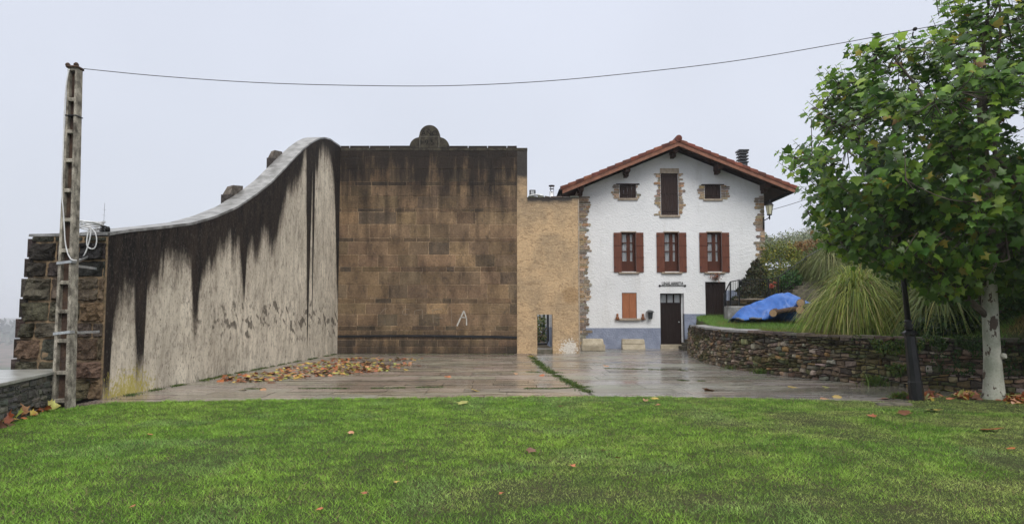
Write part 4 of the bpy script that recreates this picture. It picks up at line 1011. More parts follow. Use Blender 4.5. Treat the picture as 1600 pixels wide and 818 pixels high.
for k, (u, lab) in enumerate(((963.5, 'brown wall figurine left of the orange shutters'), (1003, 'brown wall figurine right of the orange shutters'))):
    x = hx(u); z = hz(500); mb = MB(); sgn = 1 if k else -1
    mb.lathe([(.02, 0), (.075, .03), (.085, .10), (.05, .18), (.04, .20), (.055, .24), (.045, .29), (.01, .31)], 10, (x, YH-.07, z))
    mb.tube([(x+sgn*.05, YH-.07, z+.04), (x+sgn*.11, YH-.07, z+.03), (x+sgn*.12, YH-.07, z+.08)], .015, 6)
    tag(mb.build('cat_figurine', M['terracotta'], smooth=True), lab, 'figurine', 'figurines beside the ground floor window')
x, z = hx(1117), hz(433); pos = np.array([(x, YH-.1, z)]*140)+rng.normal(size=(140, 3))*[.13, .05, .07]
tag(leaf_mesh('dried_flower_bunch', pos, rng.normal(size=(140, 3)), rng.normal(size=(140, 3))+[0, -1, 0], rng.uniform(.05, .1, 140), palette(140, [(.2, .07, .04), (.3, .12, .07)], [1, 1]), M['deadleaf']), 'reddish dried flower bunch hung above the side door', 'flowers')
# wall lantern at the right corner
lx, lz = P(1202, 322, YH-.3).x, P(1202, 335, YH-.3).z; yl = YH-.3; s_ = YH/F
mb = MB(); bx_ = HX1-.05
mb.box((bx_-.03, YH-.09, P(0, 358, YH).z), (bx_+.03, YH-.03, P(0, 340, YH).z)); mb.tube([(bx_, YH-.06, P(0, 345, YH).z), (bx_+.15, yl+.1, P(0, 342, YH).z), (lx, yl, P(0, 340, YH).z), (lx, yl, lz-.05)], .022, 6); mb.lathe([(.01, -.2), (.04, -.12), (.03, -.05), (.05, 0)], 8, (lx, yl, lz-.05)); a = mb.build('bracket', M['black'], smooth=True)
mb = MB(); mb.lathe([(.10, 0), (.17, .42)], 6, (lx, yl, lz)); b_ = mb.build('glass', M['lampglass'])
mb = MB(); mb.lathe([(.21, .42), (.20, .46), (.10, .58), (.05, .62), (.05, .66), (.01, .72)], 6, (lx, yl, lz)); mb.lathe([(.12, -.03), (.12, .01)], 6, (lx, yl, lz))
for k in range(6): an = k*math.pi/3; mb.beam((lx+.103*math.cos(an), yl+.103*math.sin(an), lz), (lx+.173*math.cos(an), yl+.173*math.sin(an), lz+.42), .014, .014, up=(1, 0, 0))
c_ = mb.build('lantern_frame', M['black']); root_for('wall_lantern', 'black lantern with cream glass on the right corner of the white house', 'lantern', (bx_, YH-.06, lz), [a, b_, c_])
mb = MB(); a_ = Vector((lx+.02, yl, lz+.2)); b_ = P(1330, 280, 30); mb.tube([a_.lerp(b_, t/10)+Vector((0, 0, -.12*math.sin(t/10*math.pi))) for t in range(11)], .012, 5)
tag(mb.build('lantern_wire', M['cable']), 'thin wire rising from the wall lantern towards the tree', 'wire')
# stone benches
q = G(925, 548); mb = MB(); mb.box((P(909, 548, q.y).x, q.y, 0), (P(946, 548, q.y).x, q.y+.5, .28), (1, 1, 1)); a = mb.build('base', M['bench'], bevel=.03)
mb = MB(); xa, xb = P(910, 548, q.y).x, P(944, 548, q.y).x; mb.hexa([(xa, q.y+.02, .281), (xb, q.y+.02, .281), (xb, q.y+.48, .281), (xa, q.y+.48, .281), (xa+.03, q.y+.22, .52), (xb-.02, q.y+.2, .50), (xb-.02, q.y+.46, .52), (xa+.03, q.y+.46, .53)]); b_ = mb.build('top', M['bench'], bevel=.02)
root_for('stone_bench', 'tan stone block with a sloping top at the foot of the quoins', 'stone bench', (q.x, q.y, 0), [a, b_])
q = G(990, 546); xa, xb = P(973, 546, q.y).x, P(1009, 546, q.y).x; mb = MB(); mb.hexa([(xa, q.y, 0), (xb, q.y, 0), (xb+.01, q.y+.45, 0), (xa, q.y+.45, 0), (xa-.01, q.y+.1, .24), (xb-.01, q.y+.1, .24), (xb, q.y+.45, .24), (xa, q.y+.45, .24)]); a = mb.build('base', M['bench'], bevel=.025)
mb = MB(); mb.hexa([(xa, q.y+.1, .243), (xb-.01, q.y+.1, .243), (xb, q.y+.45, .243), (xa, q.y+.45, .243), (xa+.01, q.y+.16, .47), (xb-.03, q.y+.17, .46), (xb-.03, q.y+.45, .46), (xa+.01, q.y+.45, .47)]); b_ = mb.build('top', M['bench'], bevel=.02)
root_for('stone_bench', 'cracked pale stone block against the blue plinth under the orange shutters', 'stone bench', (q.x, q.y, 0), [a, b_])
# steps between front door and retaining wall
parts = []
for k in range(4):
    mb = MB(); x_ = P(1066+k*5, 540, 33.2).x; mb.box((x_, 33.1-.02*k, .15*k-.02), (8.88, 33.95, .15*(k+1)), (.1, .09, .08)); parts.append(mb.build('step', M['rock'], bevel=.02))
root_for('stone_steps', 'short dark stone steps between the front door and the rubble wall', 'steps', (8, 33.2, 0), parts)

# ================================================================== RETAINING WALL (right)
def rw(s, z, d):
    k = (s)/1.0; p = wpos(s); n_ = wnorm(s)*_sg; t = z; return p + n_*(d+.06*(1-z)) + Vector((0, 0, z))
mb = MB()
def rcol(r, s, z):
    b_ = r.choice([(.23, .17, .115), (.16, .12, .085), (.28, .22, .16), (.11, .09, .07), (.33, .25, .17), (.20, .145, .10), (.17, .16, .125), (.42, .37, .29), (.13, .13, .07)])
    if r.random() < .03: b_ = (.30, .20, .09)
    if z > .85: b_ = tuple(x*.5 for x in b_)
    if mn.noise(Vector((s*.7, z*2, 5))) > .22: b_ = tuple(x*y for x, y in zip(b_, (.6, .68, .45)))
    return jit(b_, .25)
SEND = 42.0 if WS[-1] > 42 else WS[-1]
def stones_top(mb, s0, s1, seed):   # wall in bays so the courses can follow the top
    stones(mb, rw, s0, s1, -.02, 1.0, (.055, .13), (.10, .36), .016, .055, rcol, wob=.05, irr=.35, seed=seed)
s = .2; k = 0
while s < SEND:
    e_ = min(s+random.uniform(2.2, 3.4), SEND); tp = (wtop(s)+wtop(e_))/2
    stones(mb, rw, s, e_, -.02, tp-.035, (.04, .115), (.08, .32), .02, .07, rcol, wob=.09, irr=.55, seed=100+k); s = e_; k += 1
a = mb.build('stones', M['stone'])
mb = MB(); mb.grid(lambda u, v: rw(SEND*u, -.05+(wtop(SEND*u)-.01+.05)*v, -.004), 200, 4); b_ = mb.build('joint_face', M['mortar'])
mb = MB(); CAPS = 13.5     # cement capping on the first length, rough stones further on
def cpf(u, v):
    s_ = .1+(CAPS-.1)*u; n_ = wnorm(s_)*_sg; return wpos(s_)+n_*(.03-.45*v+.02*mn.noise(Vector((s_*3, 0, 0))))+Vector((0, 0, wtop(s_)+.02+.03*v))
mb.grid(cpf, 90, 3); mb.grid(lambda u, v: Vector(cpf(u, 0))-Vector((0, 0, .06*v)), 90, 1); c_ = mb.build('capping', M['coping'])
mb = MB(); s = CAPS
while s < SEND-.4:
    l = random.uniform(.25, .6); 
    n_ = wnorm(s+l/2)*_sg; p0, p1 = wpos(s), wpos(s+l-.02); z_ = wtop(s)-.03; h_ = random.uniform(.04, .09)
    mb.hexa([p0+n_*.05+Vector((0,0,z_)), p1+n_*.05+Vector((0,0,z_)), p1-n_*.3+Vector((0,0,z_)), p0-n_*.3+Vector((0,0,z_)), p0+n_*.03+Vector((0,0,z_+h_)), p1+n_*.02+Vector((0,0,z_+h_*.8)), p1-n_*.3+Vector((0,0,z_+h_)), p0-n_*.3+Vector((0,0,z_+h_))], jit((.12, .10, .08), .3)); s += l
d_ = mb.build('top_stones', M['stone'])
root_for('retaining_wall', 'low curved dry stone retaining wall below the garden with cement capping', 'wall', tuple(wpos(12)), [a, b_, c_, d_])

# ================================================================== LOW WALL (left) with wet slab top
pA = G(72, 642); pB = G(0, 668); dirL = (pB-pA); dirL.z = 0; dirL.normalize(); nL = Vector((-dirL.y, dirL.x, 0))
if nL.x < 0: nL = -nL
hL = P(40, 585, 12.0).z; LL = 6.0; pA2 = pA-dirL*.55
def lw(s, z, d): return pA2+dirL*s+nL*d+Vector((0, 0, z))
mb = MB(); stones(mb, lw, 0, LL, -.05, hL-.04, (.07, .15), (.14, .38), .03, .03, lambda r, s, z: jit(r.choice([(.12, .12, .105), (.09, .09, .08), (.15, .14, .11), (.07, .07, .065)]), .2), wob=.05, irr=.4, seed=9); a = mb.build('stones', M['stone'])
mb = MB(); mb.hexa([lw(0, 0, 0), lw(LL, 0, 0), lw(LL, 0, -.95), lw(0, 0, -.95), lw(0, hL-.03, 0), lw(LL, hL-.03, 0), lw(LL, hL-.03, -.95), lw(0, hL-.03, -.95)]); b_ = mb.build('mortar', M['greymortar'])
mb = MB(); mb.hexa([lw(-.25, hL-.03, .05), lw(LL, hL-.03, .05), lw(LL, hL-.03, -1.0), lw(-.25, hL-.03, -1.0), lw(-.25, hL+.02, .05), lw(LL, hL+.02, .05), lw(LL, hL+.02, -1.0), lw(-.25, hL+.02, -1.0)]); c_ = mb.build('slab', M['cap'], bevel=.008)
root_for('parapet_wall', 'low grey stone parapet with a wet flat slab top at the left edge', 'wall', tuple(pA2), [a, b_, c_])

# ================================================================== CONCRETE POLE
pb = G(92, 640); YP = pb.y; ptop = P(113, 104, YP); hp = ptop.z
def pc(z): t = z/hp; return Vector((pb.x+(ptop.x-pb.x)*t, YP, z))
def pw(z): return .285+(.16-.285)*z/hp
def pdp(z): return .24+(.18-.24)*z/hp
fl = .055; flg = []
for sgn in (-1, 1):
    mb = MB(); p = []
    for z in (0, hp):
        c = pc(z); w_ = pw(z)/2; xo, xi = c.x+sgn*w_, c.x+sgn*(w_-fl*(1-.35*z/hp)); d_ = pdp(z)
        p.append([(min(xo, xi), YP, z), (max(xo, xi), YP, z), (max(xo, xi), YP+d_, z), (min(xo, xi), YP+d_, z)])
    mb.hexa(p[0]+p[1]); flg.append(mb.build('flange', M['conc'], bevel=.008))
rungs = [106, 155, 205, 250, 297, 343, 391, 441, 486, 532, 582, 626]
for k, v in enumerate(rungs):
    z = P(110, v, YP).z; hh_ = .065 if k else .09; c = pc(z); w_ = pw(z)/2-.03; th_ = .05
    mb = MB(); mb.box((c.x-w_, YP+.006, z-hh_/2), (c.x+w_, YP+pdp(z)-.005, z+hh_/2)); flg.append(mb.build('rung', M['conc'], bevel=.008))
mb = MB(); mb.hexa([(pc(0).x-.1, YP+.11, 0), (pc(0).x+.1, YP+.11, 0), (pc(0).x+.1, YP+.15, 0), (pc(0).x-.1, YP+.15, 0), (pc(hp).x-.05, YP+.09, hp-.02), (pc(hp).x+.05, YP+.09, hp-.02), (pc(hp).x+.05, YP+.12, hp-.02), (pc(hp).x-.05, YP+.12, hp-.02)]); c_ = mb.build('web', M['logbark'])  # concrete web in dark bark colour, painting in the shade of the recesses
mb = MB(); zt_ = hp; c = pc(hp); mb.box((c.x-.10, YP-.01, hp-.02), (c.x+.09, YP+.2, hp+.02)); mb.lathe([(.035, 0), (.045, .03), (.02, .06)], 8, (c.x-.09, YP+.02, hp+.01)); mb.lathe([(.04, 0), (.045, .04), (.02, .07)], 8, (c.x+.03, YP+.06, hp+.02)); mb.tube([(c.x-.1, YP-.02, hp), (c.x+.12, YP-.02, hp-.01)], .012, 6); d_ = mb.build('wire_clamp', M['logbark'], smooth=True)
mb = MB(); zc_ = P(110, 180, YP).z; c = pc(zc_); mb.box((c.x-pw(zc_)/2-.012, YP-.012, zc_-.008), (c.x+pw(zc_)/2+.012, YP+pdp(zc_)+.012, zc_+.008)); e_ = mb.build('tie_wire', M['black'])
root_for('concrete_pole', 'weathered concrete lattice utility pole standing before the buttress', 'utility pole', tuple(pb), flg+[c_, d_, e_])
# straps that tie pole and buttress
for (va, vb, lab) in ((411, 401, 'upper galvanised strap holding the concrete pole to the buttress'), (521, 521, 'lower galvanised strap holding the concrete pole to the buttress')):
    mb = MB(); a_ = P(74 if va == 411 else 78, va, YP-.01); b2 = P(137 if va == 411 else 132, vb, yb-.12); zz_ = a_.z; c = pc(zz_)
    pts = [(a_.x, yb-.1, zz_-.0), (c.x-pw(zz_)/2-.015, YP+.05, zz_), (c.x-pw(zz_)/2-.01, YP-.014, zz_), (c.x+pw(zz_)/2+.01, YP-.014, zz_+.03), (c.x+pw(zz_)/2+.015, YP+.1, zz_+.03), (b2.x, yb-.1, b2.z)]
    for k in range(5): mb.beam(pts[k], pts[k+1], .045, .008, up=(0, -1, 0) if k in (0, 2, 4) else (1, 0, 0))
    tag(mb.build('metal_strap', M['galv']), lab, 'strap', 'straps round the concrete pole')
# white cable with coil
def arcpts(pp, Y): return [P(u, v, Y) for u, v in pp]
def smoothp(p, n=6):
    o = []
    for i in range(len(p)-1):
        p0, p1, p2, p3 = p[max(i-1, 0)], p[i], p[i+1], p[min(i+2, len(p)-1)]
        for k in range(n): t = k/n; o.append(.5*((2*p1)+(p2-p0)*t+(2*p0-5*p1+4*p2-p3)*t*t+(3*p1-3*p2+p3-p0)*t**3))
    return o+[p[-1]]
mb = MB()
c1 = [(108, 108), (104, 130), (101, 170), (99, 230), (97, 300), (99, 330), (100.5, 355), (102, 378), (106, 396), (111, 405)]
mb.tube(smoothp(arcpts(c1, YP-.03)), .011, 6)
yc = yb-.16
c2 = [(111, 405), (118, 407), (125, 405), (133, 396), (139, 378), (142, 362), (139, 358), (136, 372), (136, 383), (141, 388), (148, 387), (151, 376), (149, 364), (143, 357), (138, 355)]
mb.tube(smoothp([P(u, v, YP-.03 if i < 2 else yc) for i, (u, v) in enumerate(c2)]), .013, 6)
for k in range(6):
    rx_, ry_ = .17+.012*k, .20; cc = P(143, 357-k*1.0, yb+.12); pp = []
    for i in range(25):
        an = i/24*2*math.pi*1.0; pp.append(Vector((cc.x+(rx_)*math.cos(an)+.03*math.sin(3*an+k), cc.y+ry_*math.sin(an)+random.uniform(-.01, .01), cc.z+.018*math.sin(2*an+k*1.3)+.012*k)))
    mb.tube(pp, .012, 6, cap=False)
tag(mb.build('cable_coil', M['whitecable'], smooth=True), 'white cable running down the pole and coiled on the buttress top', 'cable')
# insulators with whip antenna on the wall top
q = P(160, 360, yb+.1); mb = MB()
for k in range(3): mb.lathe([(.02, 0), (.055, .008), (.055, .03), (.02, .038)], 10, (q.x+.01*k, q.y, q.z+.04*k-.02))
mb.lathe([(.045, 0), (.045, .06), (.03, .1)], 10, (q.x+.09, q.y+.02, q.z-.02)); a = mb.build('insulator', M['gutter'], smooth=True)
mb = MB(); zt_ = P(162, 317, yb+.1).z; mb.tube([(q.x+.02, q.y, q.z+.05), (q.x+.025, q.y, zt_)], .003, 5)
for fz in (.35, .55, .75): zz_ = q.z+(zt_-q.z)*fz; mb.tube([(q.x-.01, q.y, zz_+.01), (q.x+.055, q.y, zz_-.005)], .002, 4)
b_ = mb.build('whip', M['cable']); root_for('antenna', 'thin whip antenna with stacked black insulators on the side wall top', 'antenna', tuple(q), [a, b_])
# long overhead wire
a_ = P(131, 107.5, YP); wire_px = [(131, 107.5), (250, 119), (400, 129), (550, 133.5), (700, 134), (850, 127), (1000, 113), (1150, 95), (1300, 70), (1425, 47)]
mb = MB(); tree_y = 12.6; pts = [P(u, v, YP+(tree_y-YP)*(u-131)/1294) for u, v in wire_px]; pts.append(P(1560, 22, tree_y)); mb.tube(smoothp(pts, 8), .0065, 6)
w1 = mb.build('wire', M['cable'], smooth=True); mb = MB(); q = P(1429, 46, tree_y); mb.lathe([(.02, -.03), (.035, 0), (.03, .03), (.01, .05)], 8, tuple(q), (.5, 0, .3)); mb.tube(smoothp([P(1427, 50, tree_y), P(1426, 55, tree_y), P(1428, 60, tree_y), P(1432, 61, tree_y)], 4), .012, 6); w2 = mb.build('clamp', M['gutter'], smooth=True)
root_for('overhead_wire', 'thin overhead wire sagging from the concrete pole across the sky to the tree', 'wire', tuple(a_), [w1, w2])

# ================================================================== LAMP POST
lb = G(1433, 626); lean = Vector((-.075, 0, 1)).normalized(); s_ = lb.y/F
def zpx(d): return d*s_
mb = MB(); mb.lathe([(.128, 0), (.125, zpx(30)), (.115, zpx(31)), (.095, zpx(100)), (.122, zpx(103)), (.125, zpx(106)), (.075, zpx(109))], 8, tuple(lb), lean, ang0=.39); a = mb.build('base', M['black'])
mb = MB(); z0_ = zpx(109); mb.lathe([(.06, z0_), (.075, z0_+.03), (.06, z0_+.06), (.085, z0_+.09), (.05, z0_+.13), (.075, z0_+.16), (.045, z0_+.21)], 14, tuple(lb), lean); b_ = mb.build('collar', M['black'], smooth=True)
mb = MB(); mb.lathe([(.052, z0_+.2), (.045, 2.2), (.035, 3.35)], 14, tuple(lb), lean); c_ = mb.build('shaft', M['black'], smooth=True)
mb = MB(); mc_ = MB(); mc_.lathe([(.07, 3.33), (.10, 3.37), (.10, 3.40)], 6, tuple(lb), lean); ls_ = mc_.build('lantern_seat', M['black']); mb.lathe([(.24, 3.88), (.2, 3.93), (.08, 4.06), (.02, 4.12)], 6, tuple(lb), lean); d_ = mb.build('lantern_cap', M['black'])
mb = MB(); mb.lathe([(.11, 3.401), (.19, 3.879)], 6, tuple(lb), lean); e_ = mb.build('glass', M['lampglass'])
root_for('lamp_post', 'black cast iron lamp post leaning slightly left under the plane tree', 'lamp post', tuple(lb), [a, b_, c_, ls_, d_, e_])
q = G(1398, 634); mb = MB(); mb.hexa([(q.x-.35, q.y-.12, -.02), (q.x+.3, q.y-.1, -.02), (q.x+.33, q.y+.2, -.02), (q.x-.3, q.y+.18, -.02), (q.x-.3, q.y-.1, .05), (q.x+.27, q.y-.07, .06), (q.x+.3, q.y+.18, .06), (q.x-.25, q.y+.16, .05)]); tag(mb.build('flat_stone', M['rock'], bevel=.02), 'flat grey stone lying at the foot of the lamp post', 'stone')

# ================================================================== PLANE TREE
tb = G(1552, 624); TX, TY = tb.x, tb.y
parts = []; mb = MB(); tp = []
for v, u, r_ in ((628, 1553, .235), (615, 1552.5, .185), (590, 1552, .165), (550, 1550, .15), (500, 1547.5, .14), (450, 1546, .13), (400, 1545, .15), (340, 1543, .13), (250, 1538, .11), (120, 1530, .08)): tp.append((P(u, v, TY), r_))
tp[0] = (Vector((tb.x, tb.y, -.08)), .27)
mb.tube([p for p, r_ in tp[:7]], [r_ for p, r_ in tp[:7]], 20, cap=False)
mb.lathe([(.06, 0), (.05, .06), (.03, .07), (.02, .05)], 10, tuple(P(1566, 556, TY-.12)), (.5, -.8, .1))
vs = mb.v
for i in range(len(vs)):
    p = Vector(vs[i]); k_ = .018*mn.noise(p*5)+.012*mn.noise(p*13); c = Vector((TX, TY, p.z)); d_ = (p-c); d_.z = 0
    if d_.length > 0 and p.z < 3: vs[i] = tuple(p+d_.normalized()*k_)
trunk = mb.build('trunk', M['trunk'], smooth=True)
ul_v = [-400, -150, -40, 0, 25, 48, 60, 72, 110, 165, 210, 245, 300, 345, 365, 395, 420, 450, 475]
ul_u = [1600, 1500, 1465, 1450, 1445, 1462, 1425, 1308, 1278, 1252, 1238, 1214, 1236, 1256, 1272, 1305, 1370, 1420, 1465]
CC = Vector((9.9, TY+.1, 4.3)); lim = []
def env(p):
    u, v = proj(p)
    if v > 478: return -1
    e_ = (u-interp(v, ul_v, ul_u))*p[1]/F
    vb = interp(u, [1240, 1290, 1340, 1400, 1450, 1500, 1545, 1600, 1700], [385, 405, 420, 440, 470, 468, 452, 465, 455])
    e2 = (vb-v)*p[1]/F
    rx_ = (p[0]-CC.x)/5.3
    tz = 1-(p[2]/10.2) if p[2] > 0 else 1
    e3 = min((1-rx_)*5.3, tz*9)
    return min(e_, e2*1.6+.05, e3)
cl = []; tries = 0
while len(cl) < 2600 and tries < 200000:
    tries += 1
    p = Vector((random.uniform(4.3, 15), random.uniform(TY-3.0, TY+3.0), random.uniform(1.7, 10)))
    e_ = env(p)
    if e_ < .06: continue
    half = min(2.9, .35+1.15*math.sqrt(e_)*1.2)
    if abs(p.y-TY) > half: continue
    # clumping noise gives gaps
    if mn.noise(Vector((p.x*1.1, p.y*.35, p.z*1.1))+Vector((5, 1, 3))) < -.10 and p.z > 2.9 and random.random() < .95: continue
    shell = abs(p.y-TY)/half
    if e_ > 1.0 and shell < .55 and random.random() < .75: continue
    cl.append((p, e_))
for _ in range(60):      # the lantern of the post is lost in the leaves
    p = Vector((7.43-.075*3.7+random.gauss(0, .28), random.uniform(12.7, 14.2), 3.7+random.gauss(0, .32))); cl.append((p, 1.0))
limbs = []
def limb(a, b, r0, r1, sag=.3, n=9):
    a, b = Vector(a), Vector(b); pts = []
    for i in range(n+1):
        t = i/n; q_ = a.lerp(b, t); q_.z += sag*math.sin(t*math.pi); q_ += Vector((mn.noise(q_*1.3), mn.noise(q_*1.3+Vector((9, 0, 0))), 0))*.12*t; pts.append(q_)
    rs = [r0+(r1-r0)*i/n for i in range(n+1)]; limbs.append((pts, rs)); return pts
t0_ = Vector((TX-.12, TY, 2.25)); tips = [(6.2, 13.4, 3.3), (6.0, 13.2, 4.6), (5.9, 14.2, 5.6), (7.0, 13.2, 6.3), (8.2, 12.4, 7.2), (9.6, 14, 8.4), (11, 13, 7), (12.6, 13.5, 5), (9, 11.6, 4.2), (8.2, 11.6, 3.4), (9, 16, 4.5), (7.6, 15.8, 4.6), (7.4, 11.8, 3.4), (11.5, 11.6, 3.8), (8.3, 12.2, 2.5), (6.8, 13.6, 2.5)]
for k, t_ in enumerate(tips):
    st_ = tp[4+min(5, k % 5)][0]; limb(st_, t_, .06 if k < 12 else .035, .016, sag=.25)
lp = [(q_, r_) for pts, rs in limbs for q_, r_ in zip(pts, rs)]; lpa = np.array([tuple(q_) for q_, r_ in lp])
mb = MB()
mb.tube([p for p, r_ in tp[6:]], [r_*.8 for p, r_ in tp[6:]], 12, cap=False)
random.shuffle(cl)
for lvl, (cnt, r0) in enumerate(((45, .028), (260, .014))):
    for p, e_ in cl[:cnt]:
        j = int(np.argmin(((lpa-np.array(p))**2).sum(1))); q_, r_ = lp[j]; limb(q_, p, min(r0, r_), .005, sag=-.12, n=5)
    lp = [(q_, r_) for pts, rs in limbs for q_, r_ in zip(pts, rs)]; lpa = np.array([tuple(q_) for q_, r_ in lp])
for pts, rs in limbs: mb.tube(pts, rs, 7)
pos = []; dr = []; nr = []; sz = []; cl_e = []
for p, e_ in cl:
    j = int(np.argmin(((lpa-np.array(p))**2).sum(1))); q_ = lp[j][0]
    outd = (p-CC); outd.y *= .8; outd.normalize(); gd = (outd+Vector((-.15, 0, .75))+Vector([random.gauss(0, .3) for _ in range(3)])).normalized()
    if p.z < 2.8: gd = (gd+Vector((0, 0, -1.1))).normalized()
    ln_ = random.uniform(.35, .6)*(1 if e_ > .4 else .7); a_ = p-gd*ln_*.5; b_ = p+gd*ln_*.5
    if (q_-a_).length < .8: mb.tube([q_, q_.lerp(a_, .55)+Vector((0, 0, -.05)), a_, b_], [.011, .008, .006, .003], 4, cap=False)
    else: mb.tube([a_-gd*.3, a_, b_], [.008, .006, .003], 4, cap=False)
    nl = 8 if e_ > .3 else 6
    for k in range(nl):
        t = (k+.5)/nl; az_ = k*2.4+random.uniform(-.4, .4); side = gd.orthogonal().normalized(); s2 = gd.cross(side)
        sd_ = side*math.cos(az_)+s2*math.sin(az_); d_ = (sd_+gd*.35+Vector((0, -.12, -.35))).normalized()
        n_ = (gd*.7+Vector((0, -.55, .45))+Vector([random.gauss(0, .5) for _ in range(3)])).normalized()
        size = random.triangular(.08, .25, .16)*(1.0-.35*t if e_ < .5 else 1)
        pos.append(a_.lerp(b_, t)+sd_*.03); dr.append(d_); nr.append(n_); sz.append(size); cl_e.append((p.z, e_))
br = mb.build('branches', M['bark'], smooth=True)
pos, dr, nr, sz, cl_e = [np.array([tuple(x) if hasattr(x, '__len__') else x for x in q_]) for q_ in (pos, dr, nr, sz, cl_e)]
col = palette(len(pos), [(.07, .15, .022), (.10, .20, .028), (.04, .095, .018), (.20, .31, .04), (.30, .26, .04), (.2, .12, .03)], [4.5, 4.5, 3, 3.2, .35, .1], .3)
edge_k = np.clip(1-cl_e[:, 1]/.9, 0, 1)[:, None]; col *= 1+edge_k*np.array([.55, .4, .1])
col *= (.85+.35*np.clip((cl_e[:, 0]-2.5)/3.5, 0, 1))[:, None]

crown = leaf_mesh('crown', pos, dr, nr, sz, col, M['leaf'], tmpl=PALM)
root_for('plane_tree', 'broad leaved plane tree with a pale flaking trunk at the right edge', 'tree', tuple(tb), [trunk, br, crown])

# ================================================================== GARDEN PLANTS AND THINGS
def pampas(name, label, c, rad, h, n, cols, wts, seed=1):
    a = rng.uniform(0, 2*math.pi, n); t = rng.uniform(.15, 1, n)**.7; ln = rng.uniform(.65, 1.15, n)
    b0 = np.array(c)[None]+np.stack([np.cos(a)*.42*t*rad, np.sin(a)*.42*t*rad, np.zeros(n)-.03], 1)
    segs = 7; rows = []; wd = rng.uniform(.010, .024, n); out_ = np.stack([np.cos(a), np.sin(a), 0*a], 1); side = np.stack([-np.sin(a), np.cos(a), 0*a], 1)*wd[:, None]
    out_ = out_+rng.normal(size=(n, 3))*[.3, .3, 0]; c = (c[0], c[1], c[2])
    sw = rng.normal(size=n)*.28
    dro = rng.normal(size=n)*.16
    for k in range(segs+1):
        s_ = k/segs; hz_ = h*ln*(1.85*s_*(1-.15*t) - (.9+.75*t+dro)*s_**2.4); r_ = rad*ln*t*(s_**1.5)*1.12
        p = b0+out_*r_[:, None]; p[:, 2] += hz_; p += side/wd[:, None]*(sw*s_*s_)[:, None]
        rows += [p-side*(1-s_*.75), p+side*(1-s_*.75)]
    V = np.stack(rows, 1); V[:, :, 2] = np.maximum(V[:, :, 2], c[2]-.6)
    tr = []
    for k in range(segs): o = 2*k; tr += [(o, o+1, o+3), (o, o+3, o+2)]
    FF = np.array(tr)[None]+(np.arange(n)*2*(segs+1))[:, None, None]
    o = np_mesh(name, V.reshape(-1, 3), FF.reshape(-1, 3), np.repeat(palette(n, cols, wts, .3), 2*(segs+1), axis=0), M['blade'])
    return tag(o, label, 'ornamental grass', 'pampas grass clumps on the bank')
pc1 = [(.42, .46, .10), (.28, .36, .07), (.58, .52, .22), (.15, .22, .045), (.40, .30, .15)]
q = P(1338, 505, 19.5); pampas('pampas_grass', 'largest pale green arching grass clump beside the blue tarp', (q.x, q.y, bank_z(q.x, q.y)), 0.82, 1.9, 11000, pc1, [4, 4, 2, 3, .7])
q = P(1470, 505, 18.6); pampas('pampas_grass', 'grass clump behind the leaning lamp post', (q.x, q.y, bank_z(q.x, q.y)), 1.15, 1.5, 5000, [(.18, .22, .05), (.11, .16, .03), (.3, .29, .09)], [3, 3, 1])
q = P(1300, 430, 31); pampas('pampas_grass', 'smaller grass clump higher up beside the garden stairs', (q.x, q.y, P(1300, 440, 31).z), 1.0, 1.7, 3600, [(.16, .19, .06), (.24, .24, .11), (.12, .15, .05)], [3, 2, 2])
q = P(1395, 430, 25); pampas('pampas_grass', 'farther grass clump behind the largest pampas grass', (q.x, q.y, bank_z(q.x, q.y)+.1), 1.5, 2.0, 3200, [(.14, .18, .05), (.2, .22, .08)], [3, 2])
# bank grass
n = 90000; bx = rng.uniform(6.4, 17, n); by = rng.uniform(15, 33, n)
wy = np.array([wpos(s_).y for s_ in np.linspace(0, WS[-1], 200)]); wx = np.array([wpos(s_).x for s_ in np.linspace(0, WS[-1], 200)])
idx = np.argsort(wy); xin = np.interp(by, wy[idx], wx[idx]); kp = bx > xin+.3; bx, by = bx[kp], by[kp]; n = len(bx)
bz = np.array([bank_z(x, y) for x, y in zip(bx, by)]); ff = fieldn(bx, by, 1.1, 3)
c = np.where(ff[:, None] > .72, np.array([[.28, .22, .08]]), np.array([[.14, .26, .045]]))*rng.uniform(.6, 1.4, (n, 1)); h = rng.uniform(.05, .15, n)*(1+ff*.6); hh = rng.uniform(0, 6.28, n)
tag(blades('bank_grass', np.stack([bx, by, bz-.02], 1), h, rng.uniform(.006, .014, n), np.stack([np.cos(hh), np.sin(hh)], 1)*(h*.7)[:, None], c, M['blade']), 'rough grass growing on the garden bank above the stone wall', 'grass', kind='stuff')
# dark undergrowth on the slope behind the tree, individual shrubs
dk = [(.022, .05, .014), (.035, .08, .02), (.05, .10, .025), (.09, .12, .03)]
spots = [(1450, 455, 20.5, 1.5, 1.8), (1510, 440, 19, 1.5, 2.0), (1590, 430, 18.5, 1.7, 2.2), (1660, 440, 18, 1.6, 2.3), (1560, 505, 17.3, 1.1, .9), (1480, 510, 17.6, .9, .7), (1625, 500, 17, 1.2, 1.2), (1530, 370, 26, 2.6, 3.2), (1440, 395, 26, 2.2, 2.6), (1640, 360, 25, 2.8, 3.6)]
labs = ['dark shrub behind the pampas grass and lamp post', 'dark leafy shrub behind the plane tree trunk', 'dark leafy shrub right of the plane tree trunk', 'dark shrub at the right frame edge behind the wall', 'low bright green undergrowth on the wall top behind the trunk', 'low undergrowth on the wall top behind the lamp post', 'low ferny undergrowth on the wall at the right edge', 'tall dark bush high on the slope behind the trunk', 'tall dark bush high on the slope left of the trunk', 'tallest dark bush on the slope at the right edge']
